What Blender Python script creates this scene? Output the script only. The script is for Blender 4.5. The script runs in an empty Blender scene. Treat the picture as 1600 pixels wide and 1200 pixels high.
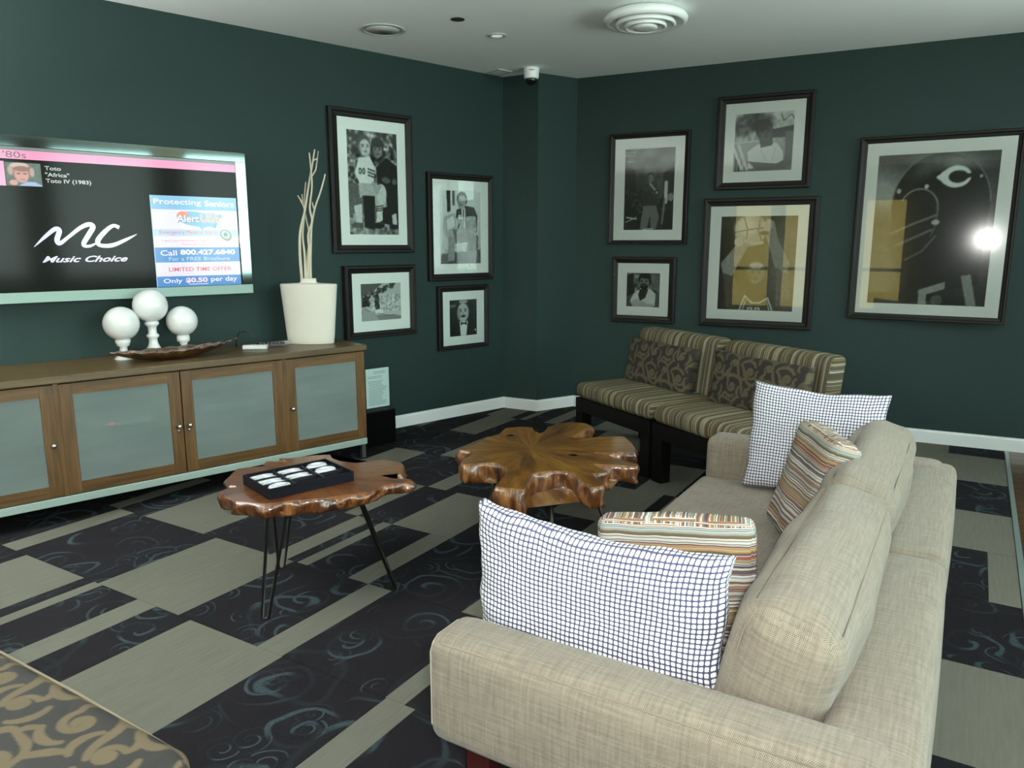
import bpy, bmesh, math, random
import numpy as np
from mathutils import Vector, Matrix
random.seed(7)
RNG = np.random.default_rng(7)
scene = bpy.context.scene
COL = scene.collection

# ------------------------------------------------------------------ camera
F_PX, HORIZON, EYE, YAW = 1185.0, 379.0, 1.45, math.radians(31.25)
PITCH = math.atan2(600 - HORIZON, F_PX)
cam_d = bpy.data.cameras.new('camera')
cam_d.sensor_width = 36.0
cam_d.lens = F_PX / 1600 * 36.0
cam_d.clip_start = 0.05
cam = bpy.data.objects.new('camera', cam_d)
COL.objects.link(cam)
cam.location = (0, 0, EYE)
cam.rotation_euler = (math.pi / 2 - PITCH, 0, YAW)
scene.camera = cam

# ------------------------------------------------------------------ light and exposure
scene.view_settings.view_transform = 'Standard'
scene.view_settings.look = 'None'
scene.view_settings.gamma = 1.0
scene.view_settings.use_curve_mapping = False
scene.view_settings.exposure = 0.0
SKY_STRENGTH = 16.5
FLASH_POWER = 50.0
YELLOW_GLOW = 2.7

world = bpy.data.worlds.new('overcast_sky')
scene.world = world
world.use_nodes = True
wn = world.node_tree
bg = wn.nodes['Background']
tc = wn.nodes.new('ShaderNodeTexCoord')
sep = wn.nodes.new('ShaderNodeSeparateXYZ')
rmp = wn.nodes.new('ShaderNodeValToRGB')
wn.links.new(tc.outputs['Generated'], sep.inputs[0])
wn.links.new(sep.outputs['Z'], rmp.inputs['Fac'])
rmp.color_ramp.elements[0].position = 0.0
rmp.color_ramp.elements[0].color = (0.72, 0.86, 0.81, 1)
rmp.color_ramp.elements[1].position = 0.06
rmp.color_ramp.elements[1].color = (0.66, 0.82, 0.785, 1)
wn.links.new(rmp.outputs['Color'], bg.inputs['Color'])
bg.inputs['Strength'].default_value = SKY_STRENGTH

FILL_UPLIGHT = (120.0, 540.0)  # power of the two added ceiling fill lamps
ADDED_REAR_WINDOWS = [(0.60, 1.50), (1.62, 2.50)]  # unseen openings added so daylight reaches the back wall frontally
fl = bpy.data.lights.new('camera_flash', 'AREA')
fl.shape = 'RECTANGLE'
fl.size, fl.size_y = 0.14, 0.09
fl.energy = FLASH_POWER
fl.color = (1.0, 0.98, 0.94)
flo = bpy.data.objects.new('camera_flash', fl)
COL.objects.link(flo)
flo.location = (0.07, 0.04, EYE + 0.05)
flo.rotation_euler = (math.pi / 2 - PITCH, 0, YAW)

WIN_X, SILL = 2.6, 0.95
WINDOWS = [(-1.7, -0.15), (0.15, 1.45), (1.75, 3.05), (3.4, 4.4), (4.85, 5.55)]
for (a, b) in WINDOWS:
    pl = bpy.data.lights.new('window_portal', 'AREA')
    pl.shape = 'RECTANGLE'
    pl.size, pl.size_y = 2.72 - SILL, b - a
    pl.cycles.is_portal = True
    po = bpy.data.objects.new('window_portal', pl)
    COL.objects.link(po)
    po.location = (WIN_X + 0.1, (a + b) / 2, (2.72 + SILL) / 2)
    po.rotation_euler = (0, math.radians(90), 0)

for (a, b) in ADDED_REAR_WINDOWS:
    pl = bpy.data.lights.new('window_portal', 'AREA')
    pl.shape = 'RECTANGLE'
    pl.size, pl.size_y = b - a, 2.72 - 0.3
    pl.cycles.is_portal = True
    po = bpy.data.objects.new('window_portal', pl)
    COL.objects.link(po)
    po.location = ((a + b) / 2, -3.1, (2.72 + 0.3) / 2)
    po.rotation_euler = (math.radians(90), 0, 0)
scene.cycles.adaptive_threshold = 0.02
scene.cycles.max_bounces = 8
scene.cycles.diffuse_bounces = 4
scene.cycles.glossy_bounces = 4
scene.cycles.transparent_max_bounces = 8
scene.cycles.caustics_reflective = False
scene.cycles.caustics_refractive = False

# ------------------------------------------------------------------ helpers
def lin(c):
    if isinstance(c, str):
        c = c.lstrip('#')
        c = [int(c[i:i + 2], 16) / 255 for i in (0, 2, 4)]
        c = [x / 12.92 if x <= 0.04045 else ((x + 0.055) / 1.055) ** 2.4 for x in c]
    return (c[0], c[1], c[2], 1.0)

def newmat(name):
    m = bpy.data.materials.new(name)
    m.use_nodes = True
    nt = m.node_tree
    return m, nt, nt.nodes['Principled BSDF']

def N(nt, t, **kw):
    n = nt.nodes.new('ShaderNode' + t)
    for k, v in kw.items():
        setattr(n, k, v)
    return n

def setin(nt, sock, v):
    if v is None:
        return
    if hasattr(v, 'links') or hasattr(v, 'is_output'):
        nt.links.new(v, sock)
    else:
        sock.default_value = v

def M_(nt, op, a, b=None, c=None):
    n = N(nt, 'Math', operation=op)
    setin(nt, n.inputs[0], a)
    setin(nt, n.inputs[1], b)
    setin(nt, n.inputs[2], c)
    return n.outputs[0]

def MIX(nt, f, a, b, blend='MIX'):
    n = N(nt, 'MixRGB', blend_type=blend)
    setin(nt, n.inputs[0], f)
    setin(nt, n.inputs[1], a)
    setin(nt, n.inputs[2], b)
    return n.outputs[0]

def RAMP(nt, f, stops, interp='LINEAR'):
    n = N(nt, 'ValToRGB')
    cr = n.color_ramp
    cr.interpolation = interp
    while len(cr.elements) < len(stops):
        cr.elements.new(0.5)
    for e, (p, c) in zip(cr.elements, stops):
        e.position = p
        e.color = c if len(c) == 4 else lin(c)
    setin(nt, n.inputs[0], f)
    return n.outputs[0]

def MAPV(nt, v, scale=(1, 1, 1), loc=(0, 0, 0), rot=(0, 0, 0)):
    n = N(nt, 'Mapping')
    setin(nt, n.inputs[0], v)
    n.inputs['Scale'].default_value = scale
    n.inputs['Location'].default_value = loc
    n.inputs['Rotation'].default_value = rot
    return n.outputs[0]

def NOISE(nt, v, scale, detail=3, rough=0.5, dist=0.0, out='Fac'):
    n = N(nt, 'TexNoise')
    setin(nt, n.inputs['Vector'], v)
    n.inputs['Scale'].default_value = scale
    n.inputs['Detail'].default_value = detail
    n.inputs['Roughness'].default_value = rough
    n.inputs['Distortion'].default_value = dist
    return n.outputs[out]

def BUMP(nt, bsdf, h, strength=0.3, dist=0.002):
    n = N(nt, 'Bump')
    n.inputs['Strength'].default_value = strength
    n.inputs['Distance'].default_value = dist
    setin(nt, n.inputs['Height'], h)
    nt.links.new(n.outputs[0], bsdf.inputs['Normal'])

def OBJ(nt):
    return N(nt, 'TexCoord').outputs['Object']

def UVN(nt):
    return N(nt, 'TexCoord').outputs['UV']

def plain(name, col, rough=0.5, metal=0.0, spec=0.5, noise=0.0, coat=0.0):
    m, nt, b = newmat(name)
    c = lin(col)
    b.inputs['Base Color'].default_value = c
    if noise:
        f = NOISE(nt, OBJ(nt), 14, 4)
        c2 = tuple(x * (1 - noise) for x in c[:3]) + (1,)
        c1 = tuple(min(1, x * (1 + noise)) for x in c[:3]) + (1,)
        nt.links.new(MIX(nt, f, c2, c1), b.inputs['Base Color'])
    b.inputs['Roughness'].default_value = rough
    b.inputs['Metallic'].default_value = metal
    b.inputs['Specular IOR Level'].default_value = spec
    b.inputs['Coat Weight'].default_value = coat
    b.inputs['Coat Roughness'].default_value = 0.08
    return m

def emis(name, col, strength=1.0):
    m, nt, b = newmat(name)
    c = lin(col)
    b.inputs['Base Color'].default_value = (0.01, 0.01, 0.01, 1)
    b.inputs['Emission Color'].default_value = c
    b.inputs['Emission Strength'].default_value = strength
    b.inputs['Roughness'].default_value = 0.15
    return m

def empty(name, loc=(0, 0, 0), rz=0.0, rot=None, parent=None):
    o = bpy.data.objects.new(name, None)
    COL.objects.link(o)
    o.location = loc
    o.rotation_euler = rot if rot else (0, 0, rz)
    o.empty_display_size = 0.1
    if parent:
        o.parent = parent
    return o

def tag(o, label=None, cat=None, group=None, kind=None):
    if label: o['label'] = label
    if cat: o['category'] = cat
    if group: o['group'] = group
    if kind: o['kind'] = kind
    return o

def mesh_obj(name, me, mat=None, parent=None, loc=None, rot=None, smooth=False):
    if mat is not None and not me.materials:
        me.materials.append(mat)
    if smooth:
        me.polygons.foreach_set('use_smooth', [True] * len(me.polygons))
    o = bpy.data.objects.new(name, me)
    COL.objects.link(o)
    if parent: o.parent = parent
    if loc is not None: o.location = loc
    if rot is not None: o.rotation_euler = rot
    return o

def pyd(name, verts, faces, mat=None, parent=None, smooth=False, loc=None, rot=None):
    me = bpy.data.meshes.new(name)
    me.from_pydata([tuple(v) for v in verts], [], faces)
    me.update()
    return mesh_obj(name, me, mat, parent, loc, rot, smooth)

def bm_obj(name, bm, mat=None, parent=None, smooth=False, loc=None, rot=None):
    me = bpy.data.meshes.new(name)
    bm.to_mesh(me)
    bm.free()
    return mesh_obj(name, me, mat, parent, loc, rot, smooth)

def bm_box(bm, x0, x1, y0, y1, z0, z1, bevel=0.0, seg=2):
    r = bmesh.ops.create_cube(bm, size=1.0)
    vs = r['verts']
    for v in vs:
        v.co = Vector(((x0 + x1) / 2 + v.co.x * (x1 - x0), (y0 + y1) / 2 + v.co.y * (y1 - y0), (z0 + z1) / 2 + v.co.z * (z1 - z0)))
    if bevel:
        es = list({e for v in vs for e in v.link_edges})
        bmesh.ops.bevel(bm, geom=es, offset=bevel, segments=seg, affect='EDGES', profile=0.5)

def box(name, x0, x1, y0, y1, z0, z1, mat, parent=None, bevel=0.0, seg=2, loc=None, rot=None, smooth=False):
    bm = bmesh.new()
    bm_box(bm, x0, x1, y0, y1, z0, z1, bevel, seg)
    return bm_obj(name, bm, mat, parent, smooth, loc, rot)

def tube_data(pts, rad, n=8, cap=True):
    pts = [Vector(p) for p in pts]
    rads = rad if isinstance(rad, (list, tuple)) else [rad] * len(pts)
    V, Fc = [], []
    up = None
    for i, p in enumerate(pts):
        t = (pts[min(i + 1, len(pts) - 1)] - pts[max(i - 1, 0)]).normalized()
        if up is None:
            up = Vector((0, 0, 1)) if abs(t.z) < 0.9 else Vector((1, 0, 0))
        a = t.cross(up).normalized()
        b = a.cross(t).normalized()
        up = b
        for k in range(n):
            an = 2 * math.pi * k / n
            V.append(p + (a * math.cos(an) + b * math.sin(an)) * rads[i])
    for i in range(len(pts) - 1):
        for k in range(n):
            Fc.append((i * n + k, i * n + (k + 1) % n, (i + 1) * n + (k + 1) % n, (i + 1) * n + k))
    if cap:
        Fc.append(tuple(range(n)))
        Fc.append(tuple(reversed(range((len(pts) - 1) * n, len(pts) * n))))
    return V, Fc

def tube(name, pts, rad, mat, parent=None, n=8, loc=None):
    V, Fc = tube_data(pts, rad, n)
    return pyd(name, V, Fc, mat, parent, True, loc)

def tubes(name, lists, rad, mat, parent=None, n=8):
    V, Fc = [], []
    for pts in lists:
        v, f = tube_data(pts, rad, n)
        o = len(V)
        V += v
        Fc += [tuple(i + o for i in q) for q in f]
    return pyd(name, V, Fc, mat, parent, True)

def lathe_data(prof, n=32, sx=1.0, sy=1.0):
    V, Fc = [], []
    for r, z in prof:
        for k in range(n):
            a = 2 * math.pi * k / n
            V.append((r * sx * math.cos(a), r * sy * math.sin(a), z))
    for i in range(len(prof) - 1):
        for k in range(n):
            Fc.append((i * n + k, i * n + (k + 1) % n, (i + 1) * n + (k + 1) % n, (i + 1) * n + k))
    if prof[0][0] > 1e-6: Fc.append(tuple(reversed(range(n))))
    if prof[-1][0] > 1e-6: Fc.append(tuple(range((len(prof) - 1) * n, len(prof) * n)))
    return V, Fc

def lathe(name, prof, mat, parent=None, n=32, sx=1.0, sy=1.0, loc=None, smooth=True):
    V, Fc = lathe_data(prof, n, sx, sy)
    o = pyd(name, V, Fc, mat, parent, smooth, loc)
    bm = bmesh.new(); bm.from_mesh(o.data)
    bmesh.ops.remove_doubles(bm, verts=bm.verts, dist=1e-5)
    bmesh.ops.recalc_face_normals(bm, faces=bm.faces)
    bm.to_mesh(o.data); bm.free()
    return o

def uv_box(me, scale=1.0, fn=None):
    uv = me.uv_layers.new(name='UVMap')
    for p in me.polygons:
        n = p.normal
        ax = max(range(3), key=lambda i: abs(n[i]))
        for li in p.loop_indices:
            c = me.vertices[me.loops[li].vertex_index].co
            if fn: q = fn(c, n, ax)
            elif ax == 0: q = (c.y, c.z)
            elif ax == 1: q = (c.x, c.z)
            else: q = (c.x, c.y)
            uv.data[li].uv = (q[0] * scale, q[1] * scale)

def rcube_mesh(name, hx, hy, hz, r, puff=(0, 0, 0), n=(16, 16, 10), wrinkle=0.0, seed=0, power=1.7):
    """cushion-like box: rounded edges, puffed faces"""
    half = np.array([hx, hy, hz]); inner = half - r
    def axis(k, h):
        t = np.linspace(-1, 1, k + 1)
        return np.sign(t) * (1 - (1 - np.abs(t)) ** power) * h
    A = [axis(n[i], half[i]) for i in range(3)]
    pts, quads, off = [], [], 0
    for ax in range(3):
        j, k = [x for x in range(3) if x != ax]
        for sgn in (-1, 1):
            J, K = np.meshgrid(A[j], A[k], indexing='ij')
            P = np.zeros(J.shape + (3,)); P[..., ax] = sgn * half[ax]; P[..., j] = J; P[..., k] = K
            ii = np.arange(J.size).reshape(J.shape) + off
            q = np.stack([ii[:-1, :-1], ii[1:, :-1], ii[1:, 1:], ii[:-1, 1:]], -1).reshape(-1, 4)
            pos = sgn > 0
            if ax == 1: pos = not pos
            quads.append(q if pos else q[:, ::-1])
            pts.append(P.reshape(-1, 3)); off += J.size
    P = np.concatenate(pts); Q = np.concatenate(quads)
    _, first, inv = np.unique(np.round(P, 6), axis=0, return_index=True, return_inverse=True)
    P = P[first]; Q = np.asarray(inv).reshape(-1)[Q]
    q0 = np.clip(P, -inner, inner); d = P - q0
    L = np.linalg.norm(d, axis=1, keepdims=True)
    S = np.where(L > 1e-9, q0 + d / np.maximum(L, 1e-9) * r, P)
    e = P / half
    for i in range(3):
        j, k = [x for x in range(3) if x != i]
        m = np.abs(np.abs(e[:, i]) - 1) < 1e-6
        S[m, i] += np.sign(e[m, i]) * puff[i] * (1 - e[m, j] ** 2) * (1 - e[m, k] ** 2)
    if wrinkle:
        rr = random.Random(seed); ph = [rr.uniform(0, 6.28) for _ in range(6)]
        w = np.sin(e[:, 0] * 5 + ph[0] + e[:, 2] * 3) * np.sin(e[:, 1] * 7 + ph[1]) + 0.6 * np.sin(e[:, 1] * 13 + ph[2] + e[:, 0] * 4) * np.sin(e[:, 2] * 6 + ph[3])
        S = S + d / (L + 1e-6) * wrinkle * w[:, None]
    me = bpy.data.meshes.new(name)
    me.from_pydata(S.tolist(), [], Q.tolist())
    me.update()
    return me

def pillow_mesh(name, w, h, t, n=36, edge=0.012, pinch=0.035, wr=0.004, seed=0, slump=0.0):
    """knife-edge throw pillow in local XZ plane, thickness along Y; UV in metres"""
    rr = random.Random(seed)
    ph = [rr.uniform(0, 6.28) for _ in range(10)]
    V, Fc, UV = [], [], []
    def P(i, j, s):
        x = -1 + 2 * i / n; z = -1 + 2 * j / n
        px = x * (1 - pinch * (1 - z * z) ) ; pz = z * (1 - pinch * (1 - x * x))
        prof = max(0.0, (1 - x ** 4)) ** 0.55 * max(0.0, (1 - z ** 4)) ** 0.55
        y = s * (edge + (t / 2 - edge) * prof)
        edgeness = max(abs(x), abs(z)) ** 4
        y += wr * s * math.sin(x * 9 + ph[0] + z * 3) * math.sin(z * 8 + ph[1] - x * 2) * (0.4 + 1.2 * edgeness)
        y += wr * 0.8 * s * math.sin(x * 21 + ph[2]) * math.sin(z * 17 + ph[3]) * edgeness
        px += 0.012 * math.sin(z * 8 + ph[4]) * abs(x) ** 6
        pz += 0.014 * math.sin(x * 7 + ph[5]) * abs(z) ** 6
        zz = pz * h / 2
        if z > 0: zz -= slump * (1 - x * x) * z
        return (px * w / 2, y, zz)
    for s in (-1, 1):
        for j in range(n + 1):
            for i in range(n + 1):
                V.append(P(i, j, s)); UV.append((-w / 2 + w * i / n + (7 if s > 0 else 0), -h / 2 + h * j / n))
    m = (n + 1) ** 2
    for j in range(n):
        for i in range(n):
            a = j * (n + 1) + i
            Fc.append((a, a + 1, a + n + 2, a + n + 1))
            Fc.append((m + a, m + a + n + 1, m + a + n + 2, m + a + 1))
    ring = [i for i in range(n)] + [n + j * (n + 1) for j in range(n)] + [n * (n + 1) + n - i for i in range(n)] + [(n - j) * (n + 1) for j in range(n)]
    for a, b in zip(ring, ring[1:] + ring[:1]):
        Fc.append((a, m + a, m + b, b))
    me = bpy.data.meshes.new(name)
    me.from_pydata(V, [], Fc)
    uv = me.uv_layers.new(name='UVMap')
    for p in me.polygons:
        vi = list(p.vertices)
        side = len(vi) == 4 and (min(vi) < m <= max(vi))
        for li in p.loop_indices:
            k = me.loops[li].vertex_index
            if side and k >= m:
                u0 = UV[k - m]
                x, z = V[k][0] / w, V[k][2] / h
                uv.data[li].uv = (u0[0] + (0.024 if abs(x) > abs(z) else 0) , u0[1] + (0.024 if abs(z) >= abs(x) else 0))
            else:
                uv.data[li].uv = UV[k]
    me.update()
    return me

# ------------------------------------------------------------------ materials: setting
def wall_mat():
    m, nt, b = newmat('teal_paint')
    o = OBJ(nt)
    f = NOISE(nt, o, 1.3, 4)
    nt.links.new(MIX(nt, f, lin((0.0155, 0.031, 0.0285)), lin((0.019, 0.037, 0.034))), b.inputs['Base Color'])
    b.inputs['Roughness'].default_value = 0.55
    b.inputs['Specular IOR Level'].default_value = 0.15
    BUMP(nt, b, NOISE(nt, o, 240, 2), 0.12, 0.001)
    return m
MW = wall_mat()
def ceil_mat():
    m, nt, b = newmat('ceiling_paint')
    o = OBJ(nt)
    nt.links.new(MIX(nt, NOISE(nt, o, 2.0, 3), lin((0.82, 0.86, 0.85)), lin((0.87, 0.91, 0.90))), b.inputs['Base Color'])
    b.inputs['Roughness'].default_value = 0.9
    BUMP(nt, b, NOISE(nt, o, 180, 2), 0.1, 0.001)
    return m
MC = ceil_mat()
MBASE = plain('white_trim_paint', (0.72, 0.74, 0.74), 0.45)

def carpet_dark():
    m, nt, b = newmat('navy_scroll_carpet')
    geo = N(nt, 'NewGeometry').outputs['Position']
    base = MIX(nt, NOISE(nt, geo, 260, 3), lin((0.004, 0.0035, 0.0045)), lin((0.0155, 0.0135, 0.0165)))
    wob = NOISE(nt, geo, 3.2, 2, out='Color')
    def scroll(scale, loc, turns, lo, hi, rmax, seedrot):
        v = MAPV(nt, geo, (scale, scale, scale), loc, (0, 0, seedrot))
        vm = N(nt, 'VectorMath', operation='MULTIPLY_ADD')
        nt.links.new(wob, vm.inputs[0]); vm.inputs[1].default_value = (0.55, 0.55, 0); nt.links.new(v, vm.inputs[2])
        vor = N(nt, 'TexVoronoi', voronoi_dimensions='2D')
        vor.inputs['Scale'].default_value = 1.0
        vor.inputs['Randomness'].default_value = 0.85
        nt.links.new(vm.outputs[0], vor.inputs['Vector'])
        d = N(nt, 'VectorMath', operation='SUBTRACT')
        nt.links.new(vm.outputs[0], d.inputs[0]); nt.links.new(vor.outputs['Position'], d.inputs[1])
        sp = N(nt, 'SeparateXYZ'); nt.links.new(d.outputs[0], sp.inputs[0])
        ang = M_(nt, 'ARCTAN2', sp.outputs[1], sp.outputs[0])
        sc = N(nt, 'SeparateColor'); nt.links.new(vor.outputs['Color'], sc.inputs[0])
        sgn = M_(nt, 'SUBTRACT', M_(nt, 'MULTIPLY', M_(nt, 'GREATER_THAN', sc.outputs[0], 0.5), 2.0), 1.0)
        r = vor.outputs['Distance']
        ph = M_(nt, 'ADD', M_(nt, 'MULTIPLY', ang, sgn), M_(nt, 'ADD', M_(nt, 'MULTIPLY', r, turns), M_(nt, 'MULTIPLY', sc.outputs[1], 6.28)))
        s = M_(nt, 'SINE', ph)
        line = RAMP(nt, s, [(lo, (0, 0, 0)), (hi, (1, 1, 1))])
        mr = RAMP(nt, r, [(0.03, (0.3, 0.3, 0.3)), (0.09, (1, 1, 1)), (rmax - 0.08, (1, 1, 1)), (rmax, (0, 0, 0))])
        arc = RAMP(nt, M_(nt, 'SINE', M_(nt, 'ADD', ang, M_(nt, 'MULTIPLY', sc.outputs[2], 6.28))), [(0.0, (0.15, 0.15, 0.15)), (0.45, (1, 1, 1))])
        has = M_(nt, 'GREATER_THAN', sc.outputs[2], 0.22)
        return M_(nt, 'MULTIPLY', M_(nt, 'MULTIPLY', line, mr), M_(nt, 'MULTIPLY', arc, has))
    s1 = scroll(3.6, (0.3, 0.7, 0), 26.0, 0.62, 0.9, 0.5, 0.3)
    s2 = scroll(2.2, (4.1, 2.2, 0), 17.0, 0.80, 0.97, 0.62, 1.1)
    s3 = scroll(6.5, (1.7, 5.2, 0), 30.0, 0.62, 0.92, 0.46, 2.0)
    f = M_(nt, 'MAXIMUM', M_(nt, 'MAXIMUM', s1, s2), M_(nt, 'MULTIPLY', s3, RAMP(nt, NOISE(nt, geo, 2.6, 1), [(0.48, (0, 0, 0)), (0.56, (1, 1, 1))])))
    thread = RAMP(nt, NOISE(nt, MAPV(nt, geo, (420, 60, 1), rot=(0, 0, 0.25)), 1.0, 2), [(0.30, (0.35, 0.35, 0.35)), (0.62, (1, 1, 1))])
    patch = RAMP(nt, NOISE(nt, geo, 1.6, 1), [(0.30, (0.1, 0.1, 0.1)), (0.46, (1, 1, 1))])
    f = M_(nt, 'MULTIPLY', M_(nt, 'MULTIPLY', f, thread), M_(nt, 'MULTIPLY', patch, 0.9))
    nt.links.new(MIX(nt, f, base, lin((0.038, 0.058, 0.066))), b.inputs['Base Color'])
    b.inputs['Roughness'].default_value = 1.0
    b.inputs['Specular IOR Level'].default_value = 0.1
    BUMP(nt, b, NOISE(nt, geo, 500, 2), 0.5, 0.003)
    return m
def carpet_pale():
    m, nt, b = newmat('stone_grey_carpet')
    geo = N(nt, 'NewGeometry').outputs['Position']
    st = NOISE(nt, MAPV(nt, geo, (90, 6, 1)), 1.0, 3)
    big = NOISE(nt, geo, 2.4, 3)
    c = MIX(nt, st, lin((0.086, 0.083, 0.066)), lin((0.140, 0.136, 0.111)))
    c = MIX(nt, M_(nt, 'MULTIPLY', big, 0.35), c, lin((0.175, 0.172, 0.150)))
    c = MIX(nt, M_(nt, 'MULTIPLY', NOISE(nt, geo, 350, 2), 0.3), c, lin((0.055, 0.055, 0.045)))
    nt.links.new(c, b.inputs['Base Color'])
    b.inputs['Roughness'].default_value = 1.0
    b.inputs['Specular IOR Level'].default_value = 0.1
    BUMP(nt, b, NOISE(nt, geo, 500, 2), 0.5, 0.003)
    return m
MCD, MCP = carpet_dark(), carpet_pale()
def plank_mat(name, a, b_):
    m, nt, b = newmat(name)
    o = N(nt, 'NewGeometry').outputs['Position']
    oi = N(nt, 'ObjectInfo').outputs['Random']
    g = NOISE(nt, MAPV(nt, o, (3, 40, 1)), 1.0, 4, 0.6, 0.6)
    c = MIX(nt, g, lin(a), lin(b_))
    c = MIX(nt, M_(nt, 'MULTIPLY', oi, 0.5), c, lin((0.03, 0.014, 0.006)))
    nt.links.new(c, b.inputs['Base Color'])
    b.inputs['Roughness'].default_value = 0.28
    return m
MPLANK = plank_mat('dark_walnut_floor', (0.035, 0.016, 0.007), (0.12, 0.06, 0.022))

# ------------------------------------------------------------------ setting: walls, ceiling, floor
ZC = 2.80
L1 = Vector((-3.513, 5.645, 0)); LD = Vector((0.2844, 0.9587, 0)); LN = Vector((0.9587, -0.2844, 0)); LA = math.atan2(LD.y, LD.x)
R0 = Vector((-3.007, 6.015, 0)); RD = Vector((0.99723, 0.07443, 0)); RN = Vector((0.07443, -0.99723, 0)); RA = math.atan2(RD.y, RD.x)
def WL(s, o, z): return L1 + LD * s + LN * o + Vector((0, 0, z))
def WR(s, o, z): return R0 + RD * s + RN * o + Vector((0, 0, z))

def wall(name, ps, z0, z1, mat):
    V = [(p[0], p[1], z) for z in (z0, z1) for p in ps]
    k = len(ps)
    Fc = [tuple(reversed(range(k))), tuple(range(k, 2 * k))] + [(i, (i + 1) % k, k + (i + 1) % k, k + i) for i in range(k)]
    o = pyd(name, V, Fc, mat)
    return tag(o, kind='structure')
def slab_wall(name, p, q, nrm, th=0.15, z0=0.0, z1=ZC, mat=MW):
    p, q = Vector(p), Vector(q)
    return wall(name, [p, q, q - nrm * th, p - nrm * th], z0, z1, mat)
LEND = WL(-9.4, 0, 0)
w = slab_wall('wall_left', LEND, L1, LN); w['label'] = 'dark teal painted wall carrying the television'
REND = WR(5.7, 0, 0)
w = slab_wall('wall_back', R0, REND, RN); w['label'] = 'dark teal painted wall behind the striped settees'
CC = Vector((-3.185, 5.659, 0))
w = wall('wall_corner', [L1, CC, R0, WR(-0.02, -0.15, 0), Vector((-3.66, 6.16, 0)), WL(0.0, -0.15, 0)], 0, ZC, MW); w['label'] = 'dark teal boxed-out column in the room corner'
# window wall (right of the camera), built from piers, sill and head
WY0, WY1 = -3.0, 6.45
MPIER = plain('olive_brown_pier', (0.16, 0.13, 0.075), 0.6, noise=0.1)
ed = [WY0] + [v for ab in WINDOWS for v in ab] + [WY1]
bm = bmesh.new()
for i in range(0, len(ed), 2):
    bm_box(bm, WIN_X, WIN_X + 0.2, ed[i], ed[i + 1], 0, ZC)
for a, b in WINDOWS:
    bm_box(bm, WIN_X, WIN_X + 0.2, a, b, 0, SILL)
    bm_box(bm, WIN_X, WIN_X + 0.2, a, b, 2.72, ZC)
w = bm_obj('wall_right', bm, MPIER); tag(w, 'olive brown piers between tall windows on the daylight side', kind='structure')
# thin clear glass used everywhere
def glass_mat(name, tint=(1, 1, 1), rough=0.0, ior=1.5, gain=1.0, smear=0.0):
    m = bpy.data.materials.new(name); m.use_nodes = True
    nt = m.node_tree
    nt.nodes.remove(nt.nodes['Principled BSDF'])
    out = nt.nodes['Material Output']
    fr = N(nt, 'Fresnel'); fr.inputs['IOR'].default_value = ior
    tr = N(nt, 'BsdfTransparent'); tr.inputs['Color'].default_value = lin(tint)
    gl = N(nt, 'BsdfGlossy'); gl.inputs['Roughness'].default_value = rough
    mx = N(nt, 'MixShader')
    nt.links.new(M_(nt, 'MULTIPLY', fr.outputs[0], gain), mx.inputs[0])
    refl = gl.outputs[0]
    if smear:
        g2 = N(nt, 'BsdfGlossy'); g2.inputs['Roughness'].default_value = 0.11
        m2 = N(nt, 'MixShader'); m2.inputs[0].default_value = smear
        nt.links.new(gl.outputs[0], m2.inputs[1]); nt.links.new(g2.outputs[0], m2.inputs[2])
        refl = m2.outputs[0]
    nt.links.new(tr.outputs[0], mx.inputs[1]); nt.links.new(refl, mx.inputs[2])
    nt.links.new(mx.outputs[0], out.inputs['Surface'])
    return m
MGLASS = glass_mat('clear_glass', (0.97, 1, 0.99), ior=1.5)
MPICGLASS = glass_mat('picture_glass', (0.98, 1, 0.99), ior=1.5, smear=0.30)
MWFRAME = plain('dark_window_frame', (0.03, 0.03, 0.03), 0.4)
for i, (a, b) in enumerate(WINDOWS):
    wn_ = empty('window_%d' % (i + 1), (WIN_X + 0.1, (a + b) / 2, 0))
    tag(wn_, 'tall daylight window in the right wall', kind='structure')
    h = (b - a) / 2
    bm = bmesh.new()
    for (x0, x1, y0, y1, z0, z1) in ((-.03, .03, -h, -h + .05, SILL, 2.72), (-.03, .03, h - .05, h, SILL, 2.72), (-.03, .03, -h + .05, h - .05, SILL, SILL + .05), (-.03, .03, -h + .05, h - .05, 2.67, 2.72)):
        bm_box(bm, x0, x1, y0, y1, z0, z1)
    bm_obj('window_frame', bm, MWFRAME, wn_)
    box('pane', -.004, .004, -h + .05, h - .05, SILL + .05, 2.67, MGLASS, wn_)
# rear wall behind the camera with warm-lit glazed openings
REAR = -3.0
OPEN = [(-2.75, -2.03), (-1.85, -1.13)]
bm = bmesh.new()
ed = [-6.6] + [v for ab in OPEN + ADDED_REAR_WINDOWS for v in ab] + [2.8]
for i in range(0, len(ed), 2):
    bm_box(bm, ed[i], ed[i + 1], REAR - .15, REAR, 0, ZC)
for a, b in OPEN:
    bm_box(bm, a, b, REAR - .15, REAR, 0, .2)
    bm_box(bm, a, b, REAR - .15, REAR, 2.25, ZC)
for a, b in ADDED_REAR_WINDOWS:
    bm_box(bm, a, b, REAR - .15, REAR, 0, .3)
    bm_box(bm, a, b, REAR - .15, REAR, 2.72, ZC)
w = bm_obj('wall_rear', bm, plain('rear_wall_paint', (0.10, 0.10, 0.08), 0.7)); tag(w, 'dim wall behind the viewpoint with warm lit glazing', kind='structure')
MYEL = emis('warm_lit_blind', (1.0, 0.80, 0.22), YELLOW_GLOW)
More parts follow.
